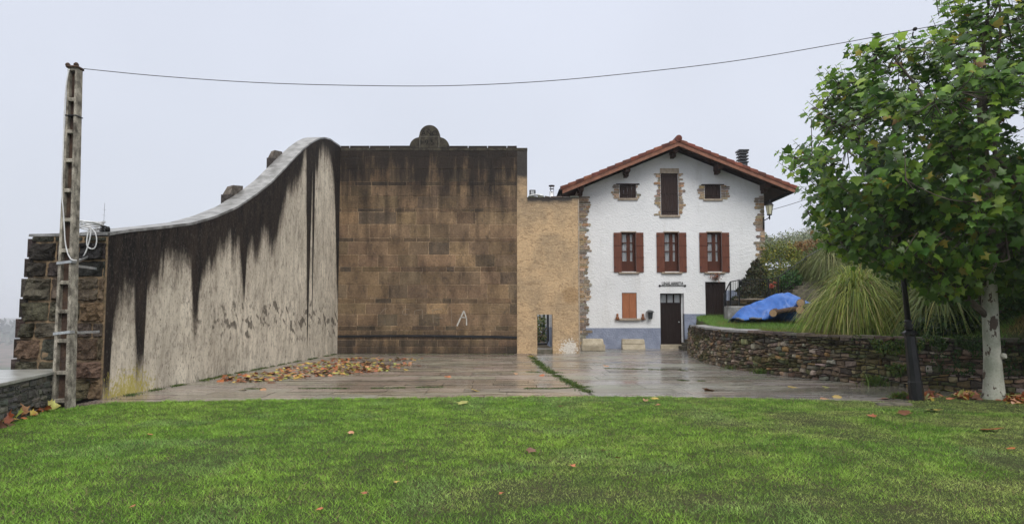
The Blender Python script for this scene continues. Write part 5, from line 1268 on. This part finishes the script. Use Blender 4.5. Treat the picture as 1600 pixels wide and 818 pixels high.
for k, (u, v, Y, r_, h_) in enumerate(spots):
    q = P(u, v, Y); z = bank_z(q.x, q.y); bright = k in (4, 6)
    shrub('leafy_shrub', labs[k], 'shrub', (q.x, q.y, z-.05), (r_, r_*.8, h_), 2600 if k < 7 else 3600, .10 if k < 7 else .16, dk if not bright else [(.06, .14, .03), (.04, .09, .02)], [3, 3, 2, 1] if not bright else [2, 1], 'dark shrubs on the slope', seed=40+k)
for (u, v, Y, r_, h_, lab) in ((1288, 398, 36, 1.3, 1.5, 'olive green bush on the slope above the stairs'), (1320, 385, 36, 1.8, 2.2, 'green bush on the slope left of the tree crown'), (1375, 400, 30, 1.7, 2.6, 'green bush rising behind the largest pampas grass'), (1275, 440, 33.5, .7, 1.5, 'dark twiggy bush beside the railing end')):
    q = P(u, v, Y); zb2 = P(u, v+30, Y).z
    shrub('slope_bush', lab, 'bush', (q.x, q.y, zb2-.2), (r_, r_*.8, h_), 3000, .11, [(.09, .14, .035), (.14, .18, .05), (.06, .10, .03), (.22, .19, .07)], [3, 2, 2, 1], seed=int(u))
# ivy tumbling over the wall
def on_wall(n, s_lo, s_hi, zfn, spread):
    s_ = rng.uniform(s_lo, s_hi, n); out_ = []
    for a_ in s_:
        z = zfn(a_); p = rw(a_, min(z, 1.12), .05+abs(random.gauss(0, spread))); out_.append(tuple(p))
    return np.array(out_), s_
def s_at(u):     # arc length where the wall shows at image column u (near side)
    best = min((abs(proj(wpos(s_)+Vector((0, 0, .5)))[0]-u), s_) for s_ in np.linspace(8, WS[-1], 500)); return best[1]
sc_ = s_at(1405)
def ivy(name, label, s_c, half, n, zmin, cols, size=.055):
    P_ = []; 
    for _ in range(n):
        s_ = random.gauss(s_c, half*.45); t = random.random(); z = 1.14-(1.14-zmin(s_))*t**1.1
        if mn.noise(Vector((s_*4, z*4, 1))) < -.1: continue
        P_.append(tuple(rw(s_, z, .06+random.uniform(0, .07))))
    P_ = np.array(P_); k = len(P_); nr_ = rng.normal(size=(k, 3))*.5+np.array(tuple(wnorm(s_c)*_sg))+[0, 0, .4]
    return tag(leaf_mesh(name, P_, rng.normal(size=(k, 3))*.7+[0, 0, -.8], nr_, rng.uniform(.6, 1.4, k)*size, palette(k, cols, [1]*len(cols), .3), M['leafsmall']), label, 'ivy')
ivy('ivy', 'green ivy hanging down the stone wall left of the lamp post', sc_, .7, 1900, lambda s_: .12+.9*min(1, abs(s_-sc_)/.6), [(.06, .12, .025), (.10, .16, .03), (.14, .17, .03)])
ivy('ivy', 'ivy on the stone wall behind the plane tree trunk', s_at(1530), 1.0, 1500, lambda s_: .35, [(.03, .07, .02), (.05, .10, .02)])
ivy('ivy', 'sparse ivy along the wall top between lamp post and tree', s_at(1470), 1.2, 900, lambda s_: .85, [(.04, .09, .02), (.07, .12, .03)])
# weeds at the foot of the wall: separate tufts
wl = ['weed tuft at the wall foot nearest the house', 'weed tuft with dry orange stalks at the wall foot', 'wide green weed tuft at the wall foot', 'small weed tuft at the middle of the wall foot', 'round yellow green weed tuft at the wall foot', 'yellow green weeds under the ivy', 'leafy weeds between lamp post and tree', 'tall leafy weeds left of the trunk foot', 'weeds right of the trunk foot', 'weeds at the foot of the lamp post']
for k, (u, v, w_, h_) in enumerate(((1110, 563, .25, .2), (1122, 566, .3, .25), (1150, 576, .45, .18), (1190, 583, .3, .2), (1228, 583, .3, .32), (1368, 602, .35, .35), (1475, 605, .5, .4), (1515, 606, .35, .5), (1590, 610, .4, .4), (1408, 622, .25, .18))):
    q = G(u, v); n = 160; b0 = np.array([tuple(q)]*n)+rng.normal(size=(n, 3))*[w_*.35, w_*.25, 0]; h = rng.uniform(.4, 1, n)*h_; hh = rng.uniform(0, 6.28, n)
    cols = [(.09, .16, .035), (.14, .19, .04)] if k not in (1,) else [(.25, .14, .04), (.10, .15, .03)]
    tag(blades('weed_tuft', b0, h, rng.uniform(.012, .03, n), np.stack([np.cos(hh), np.sin(hh)], 1)*(h*.8)[:, None], palette(n, cols, [1, 1], .3), M['blade'], segs=3), wl[k], 'weeds', 'weeds at the foot of the stone wall')
# moss in the joints
def mossline(label, pl, n, wid, hgt=.03):
    P_ = []; pts = [G(u, v) for u, v in pl]; cum = [0]
    for a_, b_ in zip(pts[:-1], pts[1:]): cum.append(cum[-1]+(b_-a_).length)
    for _ in range(n):
        t = random.uniform(0, cum[-1]); x = interp(t, cum, [p.x for p in pts]); y = interp(t, cum, [p.y for p in pts])
        if mn.noise(Vector((x*1.9, y*1.9, len(label)))) < -.12: continue
        P_.append((x+random.gauss(0, wid), y+random.gauss(0, wid), 0))
    b0 = np.array(P_); k = len(b0); h = rng.uniform(.3, 1, k)*hgt; hh = rng.uniform(0, 6.28, k)
    return tag(blades('moss', b0, h, rng.uniform(.01, .025, k), np.stack([np.cos(hh), np.sin(hh)], 1)*h[:, None], palette(k, [(.06, .11, .02), (.12, .15, .025), (.04, .07, .015)], [2, 1, 1], .3), M['blade']), label, 'moss', kind='stuff')
mossline('moss seam running across the court towards the ochre doorway', list(zip(SEAM_U, SEAM_V)), 6000, .07, .05)
mossline('moss in the slab joint at the left of the court', [(345, 607), (430, 607), (600, 606), (690, 604)], 2200, .03)
mossline('moss joint near the seam at the front of the court', [(780, 606), (860, 607), (920, 604)], 1200, .04)
mossline('moss joint in the middle of the court', [(800, 580), (880, 582)], 700, .03)
mossline('moss along the foot of the curved side wall', [(180, 622), (260, 606), (360, 585), (450, 567), (525, 553)], 5000, .06, .05)
mossline('moss joints on the right of the court', [(945, 575), (1060, 578), (1075, 579)], 900, .03)
mossline('moss joint below the retaining wall', [(1060, 594), (1100, 595)], 500, .03)
mossline('moss tufts along the foot of the ashlar wall', [(530, 553), (808, 553)], 1200, .02, .03)

# blue tarp over firewood
TYY = 25.5; q0 = P(1150, 498, TYY); q1 = P(1260, 490, TYY)
top_px = [(1149, 497), (1156, 488), (1166, 480), (1180, 474), (1195, 469), (1206, 463), (1220, 459), (1235, 458), (1246, 461), (1258, 469)]
bot_px = [(1149, 499), (1160, 500), (1175, 500), (1190, 499), (1203, 496), (1210, 490), (1222, 484), (1236, 481), (1243, 477), (1259, 473)]
mb = MB(); nu = 60; nv = 26
tu = [p[0] for p in top_px]; tv_ = [p[1] for p in top_px]; bu = [p[0] for p in bot_px]; bv = [p[1] for p in bot_px]
def tz_(u): return P(u, interp(u, tu, tv_), TYY+.35).z
def bz_(u): return P(u, interp(u, bu, bv), TYY-.25).z
def tarp(a_, b_):
    u = 1149+110*a_; x = P(u, 480, TYY).x; zt2 = tz_(u); zb2 = max(bz_(u), bank_z(x, TYY-.4)-.02); zg = bank_z(x, TYY+.9)
    if b_ < .5: t = b_/.5; y = TYY-.45+.75*t**.8; z = zb2+(zt2-zb2)*math.sin(t*math.pi/2)**.8
    else: t = (b_-.5)/.5; y = TYY+.3+.8*t; z = zt2+(zg-zt2)*(1-math.cos(t*math.pi/2))
    w_ = .07*mn.noise(Vector((x*2.2, y*2.2+z, 0)))+.06*abs(mn.noise(Vector((x*4+z*2, z*5, 3))))+.045*abs(mn.noise(Vector((x*7-z*9, y*5, 5))))
    return (x, y-w_, z+w_*.7)
mb.grid(tarp, nu, nv); tpb = mb.build('sheet', M['tarp'], smooth=True)
s2 = tpb.modifiers.new('thick', 'SOLIDIFY'); s2.thickness = .008
mb = MB()
for (ua, va, ub, vb) in ((1150, 498, 1162, 500), (1171, 498, 1190, 497.5)): a_, b_ = P(ua, va, TYY-.6), P(ub, vb, TYY-.6); mb.tube(smoothp([a_, a_.lerp(b_, .3)+Vector((0, 0, .02)), a_.lerp(b_, .7)+Vector((0, 0, -.01)), b_], 3), .045, 7)
fold = mb.build('rolled_edge', M['plastic'], smooth=True)
root_for('tarpaulin', 'crumpled blue tarpaulin spread over the firewood pile on the bank', 'tarpaulin', tuple(P(1205, 495, TYY)), [tpb, fold])
def log(label, a_, b_, r_, parts2=False):
    a_, b_ = Vector(a_), Vector(b_); mb = MB(); mb.tube([a_, a_.lerp(b_, .5)+Vector((0, 0, .01)), b_], [r_, r_*.95, r_], 9); bk_ = mb.build('bark', M['logbark'], smooth=False)
    d_ = (b_-a_).normalized(); mb = MB(); mb.lathe([(r_*.92, 0), (r_*.9, .006)], 9, tuple(a_-d_*.004), tuple(-d_)); ct = mb.build('cut_end', M['logcut']); return root_for('firewood_log', label, 'log', tuple(a_), [bk_, ct], 'logs under the blue tarpaulin')
log('split log end poking out at the middle of the tarpaulin', P(1208, 489, TYY-.75), P(1214, 486, TYY), .13)
log('long dark log lying across the front of the tarpaulin', P(1214, 487, TYY-.62), P(1246, 482, TYY-.5), .085)
log('pale log end under the right end of the tarpaulin', P(1250, 484, TYY-.7), P(1252, 482, TYY+.1), .14)
log('topmost log end under the lifted tarpaulin corner', P(1251, 473, TYY-.62), P(1253, 472, TYY+.2), .14)

# planter wall, stairs, railing, conifer, shrubs right of the house
YPW = 29.6; xa = P(1152, 470, YPW).x; xb = P(1222, 470, YPW).x; ztw = P(1180, 466, YPW).z; zb_ = bank_z(xa, YPW)-.3
mb = MB(); stones(mb, lambda s_, z, d: Vector((xa+s_, YPW-d, z)), 0, xb-xa, zb_, ztw-.05, (.08, .15), (.15, .4), .02, .04, rcol, wob=.03, irr=.3, seed=77); a = mb.build('stones', M['stone'])
mb = MB(); mb.box((xa, YPW+.002, zb_), (xb, YPW+1.5, ztw-.06)); b_ = mb.build('core', M['mortar']); mb = MB(); mb.box((xa-.03, YPW-.05, ztw-.055), (xb, YPW+.3, ztw)); c_ = mb.build('coping', M['bstone'], bevel=.01)
root_for('planter_wall', 'small stone planter wall behind the tarpaulin below the railing', 'wall', (xa, YPW, zb_), [a, b_, c_])
mb = MB(); x_a = P(1136, 485, 28.5).x; x_b = P(1167, 485, 28.5).x; mb.box((x_a, 28.4, bank_z(x_a, 28.4)-.2), (x_b, 28.9, P(1150, 478, 28.5).z)); tag(mb.build('concrete_block', M['coping'], bevel=.03), 'square pale concrete block left of the tarpaulin', 'block')
parts = []; stp = [(1180+i*11, 470-i*6.2) for i in range(10)]
for k, (u, v) in enumerate([(1226, 464), (1238, 458), (1248, 452), (1256, 446), (1264, 440), (1272, 434), (1280, 428)]):
    q = P(u, v, 29.2+k*.35); mb = MB(); mb.box((q.x-.25, q.y, q.z-.9), (q.x+1.5, q.y+1.0, q.z), (1, 1, 1)); parts.append(mb.build('step', M['rock'], bevel=.015))
root_for('garden_stairs', 'stone garden stairs climbing right from the planter wall', 'stairs', tuple(P(1226, 470, 29.2)), parts)
# railing
parts = []; YRL = 29.3
posts = [(1132, 458, 503, 30.2), (1141, 440, 478, 29.8), (1155, 437, 477, 29.4), (1201, 436, 468, 29.4), (1216, 432, 463, 29.5), (1259, 400, 436, 31.5)]
for u, vt, vb, Y in posts:
    mb = MB(); a_, b_ = P(u, vb, Y), P(u, vt, Y); mb.beam(a_, b_, .055, .055, up=(0, 1, 0)); parts.append(mb.build('post', M['black']))
mb = MB()
segs = [((1132, 458, 30.2), (1141, 440, 29.8)), ((1141, 440, 29.8), (1155, 437, 29.4)), ((1155, 437, 29.4), (1201, 436, 29.4)), ((1201, 436, 29.4), (1216, 433, 29.5)), ((1216, 433, 29.5), (1259, 402, 31.5)), ((1259, 402, 31.5), (1290, 384, 33))]
for a_, b_ in segs: mb.beam(P(*a_), P(*b_), .04, .03)
low_ = [((1132, 497, 30.2), (1141, 474, 29.8)), ((1141, 474, 29.8), (1155, 471, 29.4)), ((1155, 467, 29.4), (1201, 463, 29.4)), ((1201, 463, 29.4), (1216, 461, 29.5)), ((1216, 461, 29.5), (1259, 432, 31.5))]
for a_, b_ in low_: mb.beam(P(*a_), P(*b_), .03, .02)
parts.append(mb.build('handrail', M['black'])); mb = MB()
for (a_, b_), (c_, d_), nb in zip(segs, low_, (3, 5, 13, 5, 12)):
    for k in range(1, nb):
        t = k/nb; p1 = P(*a_).lerp(P(*b_), t); p2 = P(*c_).lerp(P(*d_), t); mb.beam(p2, p1, .012, .012, up=(0, 1, 0))
parts.append(mb.build('bars', M['black']))
root_for('iron_railing', 'black iron railing around the garden stairs beside the house', 'railing', tuple(P(1155, 477, 29.4)), parts)
q = P(1157, 441, 29.25); mb = MB(); mb.lathe([(.03, -.12), (.06, -.1), (.07, .03), (.09, .04), (.02, .12)], 8, tuple(q)); tag(mb.build('post_lamp', M['plastic'], smooth=True), 'small dark lamp fixed to a railing post', 'lamp')
q = P(1183, 466, 31); shrub('conifer', 'dark cone shaped conifer before the house corner', 'conifer', (q.x, q.y, ztw-.1), (1.02, 1.0, P(1183, 403, 31).z-ztw+.1), 7500, .11, [(.035, .045, .014), (.055, .042, .018), (.02, .035, .012), (.07, .065, .022)], [3, 3, 2, 1], shape='cone', seed=2, up=.1, fill=.75)
q = P(1222, 450, 32.5); shrub('yellow_shrub', 'rounded yellow green shrub behind the railing', 'shrub', (q.x, q.y, P(1222, 452, 32.5).z-.1), (1.28, 1.1, P(1222, 375, 32.5).z-P(1222, 452, 32.5).z), 6500, .09, [(.22, .23, .03), (.12, .16, .025), (.06, .10, .02), (.34, .28, .04)], [4, 3, 3, 1], seed=3)
q = P(1236, 445, 31.0); shrub('green_shrub', 'bright green low shrub beside the stairs', 'shrub', (q.x, q.y, P(1236, 458, 31).z), (.45, .4, 1.0), 1400, .10, [(.04, .12, .03), (.06, .15, .03)], [1, 1], seed=6)
q = P(1206, 450, 30.3); shrub('flowering_plant', 'leafy plant with yellow flowers between conifer and railing post', 'plant', (q.x, q.y, P(1206, 466, 30.3).z), (.35, .3, 1.1), 500, .08, [(.06, .10, .02), (.4, .33, .03), (.05, .08, .02)], [3, 1, 3], seed=8, stemr=.012)
for (u, v, lab, r_) in ((1205, 446, 'large coral red flower beside the railing post', .10), (1211, 441.5, 'small coral red flower above the large one', .05)):
    q = P(u, v, 29.8); n = 60; pp = np.array([tuple(q)]*n)+unit(rng.normal(size=(n, 3)))*r_*[1, .8, .8]; a = leaf_mesh('petals', pp, rng.normal(size=(n, 3)), unit(pp-np.array(q)), np.full(n, r_*.9), palette(n, [(.7, .12, .09), (.6, .18, .12)], [1, 1], .2), M['leafsmall'])
    mb = MB(); mb.tube([q, q+Vector((.02, .1, -.5))], .012, 5); b_ = mb.build('stem', M['bark']); root_for('red_flower', lab, 'flower', tuple(q-Vector((0, 0, .5))), [a, b_], 'coral flowers by the railing')
q = P(1275, 395, 38); shrub('orange_shrub', 'orange brown autumn shrub on the hill behind the yellow shrub', 'shrub', (q.x, q.y, P(1275, 405, 38).z-.3), (1.2, 1.0, 1.35), 3500, .12, [(.25, .12, .04), (.30, .17, .05), (.16, .11, .05)], [1, 1, 1], seed=11)
q = P(1250, 395, 40); shrub('orange_shrub', 'yellow orange autumn shrub at the hill edge', 'shrub', (q.x, q.y, P(1250, 405, 40).z-.3), (.8, .7, 1.25), 2200, .12, [(.30, .20, .04), (.22, .17, .04)], [1, 1], seed=12)
# slope wall beside the stairs and the hillside behind
def hilltop(u, v, Y): return P(u, v, Y)
mb = MB()
def hs(u, v):
    uu = 1185+520*u; Y = 34+70*v; base = P(uu, 470, 33).z
    topv = interp(uu, [1185, 1230, 1270, 1330, 1500, 1700], [440, 425, 400, 385, 350, 320]); p = P(uu, interp(v, [0, .15, .5, 1], [475, topv+8, topv+3, topv+6]), Y)
    return (p.x, p.y, p.z+.15*mn.noise(Vector((p.x*.3, p.y*.3, 0))))
mb.grid(hs, 40, 30); structure(mb.build('hillside', M['bank'], smooth=True))
# hazy background trees: paler leaf colours paint in part of the haze
tc_ = [(.20, .24, .12), (.26, .26, .15), (.15, .19, .10)]
for k, (u, v, Y, r_, h_, lab) in enumerate(((1196, 398, 150, 2.0, 4.2, 'slim hazy tree just right of the house corner'), (1214, 400, 160, 3.6, 3.6, 'low hazy tree second from the house corner'), (1240, 398, 150, 4.6, 5.0, 'broad hazy round tree behind the yellow shrub'), (1268, 396, 158, 4.8, 5.4, 'hazy tree behind the orange shrub'), (1300, 392, 150, 6, 6, 'hazy tree partly behind the plane tree leaves'), (1350, 390, 155, 7, 7, 'large hazy tree behind the plane tree crown'))):
    q = P(u, v, Y); root = shrub('hazy_tree', lab, 'tree', (q.x, q.y, q.z-1.2), (r_, r_, h_+1.2), 3600, .42, tc_, [2, 2, 1], 'hazy trees on the hill', seed=60+k, stemr=.14, fill=.35); 
    for ch in root.children:
        if ch.name.startswith('stem'): ch.name = 'trunk'
        else: ch.name = 'crown'

# ================================================================== FALLEN LEAVES
def leafset(name, P_, size, cols, w_, flat=.5):
    k = len(P_); d_ = rng.normal(size=(k, 3))*[1, 1, .15]; n_ = rng.normal(size=(k, 3))*flat+[0, 0, 1]; return leaf_mesh(name, P_, d_, n_, size, palette(k, cols, w_, .3), M['deadleaf'], tmpl=PALM)
AUT = [(.40, .13, .045), (.26, .085, .035), (.50, .37, .07), (.32, .34, .08), (.46, .25, .13), (.13, .06, .03)]
P_ = []
for _ in range(5200):
    u = random.uniform(345, 660); v = random.uniform(556, 602)
    q = G(u, v); base_v = interp(u, [345, 525, 700], [592, 555, 555]); lowv = interp(u, [345, 400, 450, 520, 600, 660], [597, 598, 592, 587, 580, 566]); upv = interp(u, [345, 400, 480, 520, 600, 660], [591, 582, 567, 560, 558, 560])
    dens = 1 if upv < v < lowv else 0
    dens *= .45+1.1*mn.noise(Vector((q.x*.9, q.y*.9, 4)))+ (.45 if 430 < u < 600 else -.05)
    if random.random() < dens: P_.append((q.x, q.y, random.uniform(.008, .035)))
P_ = np.array(P_); P_ = P_[rng.random(len(P_)) < .68]; tag(leafset('leaf_litter', P_, rng.uniform(.08, .16, len(P_)), AUT, [3, 3, 3, 3, 3, 4], .28), 'heap of red, yellow and green fallen leaves along the curved wall', 'fallen leaves', kind='stuff')
for (lab, cu, cv, su, sv_, nn_, cols) in (('red and yellow leaves gathered under the low parapet', 40, 655, 30, 8, 90, AUT), ('brown leaves heaped at the left of the trunk foot', 1512, 622, 14, 4, 60, AUT), ('red brown leaves heaped at the right of the trunk foot', 1588, 628, 12, 6, 60, AUT), ('leaves caught at the foot of the wall near the lamp post', 1445, 622, 30, 4, 25, AUT)):
    P_ = np.array([tuple(G(cu+random.gauss(0, su*.6), cv+random.gauss(0, sv_*.5)+(-.35*(0) ))+Vector((0, 0, random.uniform(.03, .11)))) for _ in range(nn_)])
    if cu == 40: P_ = np.array([tuple(G(u_, 667-u_*.38+random.uniform(-5, 5))+Vector((0, 0, random.uniform(.03, .12)))) for u_ in [random.uniform(-10, 88) for _ in range(nn_)]])
    tag(leafset('leaf_litter', P_, rng.uniform(.10, .18, len(P_)), cols, [4, 3, 2, 1, 2, 2], .8), lab, 'fallen leaves', kind='stuff')
single = [(722, 629, 3, .2, 'big yellow green leaf at the paving edge, centre'), (1022, 624, 2, .24, 'large pale yellow leaf on the paving edge below the front door'), (1012, 627, 4, .2, 'pale leaf lying just left of the large pale yellow leaf'), (380, 608, 2, .2, 'yellow leaf in the slab joint left of the leaf heap'), (410, 608, 4, .15, 'tan leaf in the slab joint beside the yellow leaf'), (700, 588, 0, .2, 'reddish leaf on the court right of the leaf heap'), (744, 610, 2, .22, 'yellow leaf on the front of the court near the centre'), (845, 586, 0, .2, 'orange leaf beside the moss seam'), (830, 556, 2, .2, 'yellow leaf under the ochre doorway'), (656, 571, 0, .22, 'orange leaf at the right end of the leaf heap'), (635, 577, 2, .2, 'yellow leaf in front of the leaf heap end'), (425, 597, 5, .22, 'dark brown leaf in front of the leaf heap'), (343, 595, 0, .2, 'orange leaf at the left end of the leaf heap'), (806, 583, 4, .12, 'small tan leaf in the middle of the court'), (947, 571, 4, .2, 'tan leaf on grey slabs below the stone bench'), (1107, 609, 4, .26, 'curled tan leaf on the wet slabs'), (1240, 604, 2, .25, 'yellow leaf on the slabs in front of the retaining wall'), (1290, 604, 3, .16, 'green leaf on the slabs near the retaining wall'), (1310, 620, 2, .22, 'yellow leaf on the lawn edge left of the flat stone'), (1385, 622, 1, .3, 'red curled leaf beside the flat stone'), (1458, 640, 2, .27, 'big yellow leaf on the grass right of the lamp post'), (1480, 609, 3, .3, 'large yellow green leaf between lamp post and trunk'), (1362, 649, 0, .14, 'small orange leaf on the grass left of the flat stone'), (1413, 645, 5, .2, 'dark red leaf on the grass below the lamp post'), (1548, 670, 0, .28, 'long orange leaf on the grass in front of the trunk'), (831, 703, 5, .12, 'dark purple leaf on the lawn'), (942, 703, 0, .10, 'brightest orange leaf in mid lawn'), (966, 715, 0, .08, 'orange leaf just below the brightest one in mid lawn'), (548, 675, 4, .09, 'pink brown leaf on the lawn left of centre'), (499, 795, 0, .06, 'orange leaf near the bottom of the lawn left of centre'), (569, 770, 0, .06, 'orange leaf on the lower lawn centre'), (783, 770, 0, .05, 'orange scrap at the bottom centre of the lawn'), (620, 752, 2, .06, 'yellow scrap on the lower lawn'), (234, 678, 0, .09, 'orange leaf on the left lawn'), (876, 634, 0, .10, 'orange leaf on the lawn near the moss seam'), (1028, 632, 0, .10, 'orange leaf below the large pale yellow leaf'), (895, 727, 0, .07, 'small orange leaf on the lawn left of the brightest one'), (1580, 700, 0, .10, 'orange leaf at the right edge of the lawn'), (207, 791, 0, .05, 'tiny orange scrap at the lower left of the lawn'), (1290, 622, 4, .2, 'tan leaf at the lawn edge by the retaining wall')]
for k, (u, v, ci, sz_, lab) in enumerate(single):
    q = G(u, v, .05 if v > 628 else .012); P_ = np.array([tuple(q)]); T, Fc_ = PALM; rnd = random.Random(k)
    V_ = T.copy(); V_[:, 2] += .35*V_[:, 0]**2*rnd.uniform(-1, 1.5)+.25*(V_[:, 1]-.4)**2*rnd.uniform(.2, 1.4); V_[:, 1] -= .4; V_ *= sz_
    o = np_mesh('fallen_leaf', V_, Fc_, np.tile(np.array(AUT[ci])*rnd.uniform(.8, 1.2), (len(V_), 1)), M['deadleaf']); o.location = q+Vector((0, 0, .01)); o.rotation_euler = (rnd.uniform(-.25, .25), rnd.uniform(-.25, .25), rnd.uniform(0, 6.28))
    tag(o, lab, 'leaf', 'single fallen leaves')

# ================================================================== HAZE
mb = MB(); mb.box((-2600, -40, -70), (2600, 2600, 30)); hz_o = mb.build('haze', bpy.data.materials.new('haze')); hm = hz_o.data.materials[0]; hm.use_nodes = True
t = hm.node_tree; t.nodes.clear(); o_ = t.nodes.new('ShaderNodeOutputMaterial'); pv = t.nodes.new('ShaderNodeVolumePrincipled'); pv.inputs['Color'].default_value = (.9, .93, 1, 1); pv.inputs['Density'].default_value = .00045; pv.inputs['Anisotropy'].default_value = 0
t.links.new(pv.outputs[0], o_.inputs['Volume']); tag(hz_o, 'pale autumn mist over valley and hill', 'haze', kind='stuff')
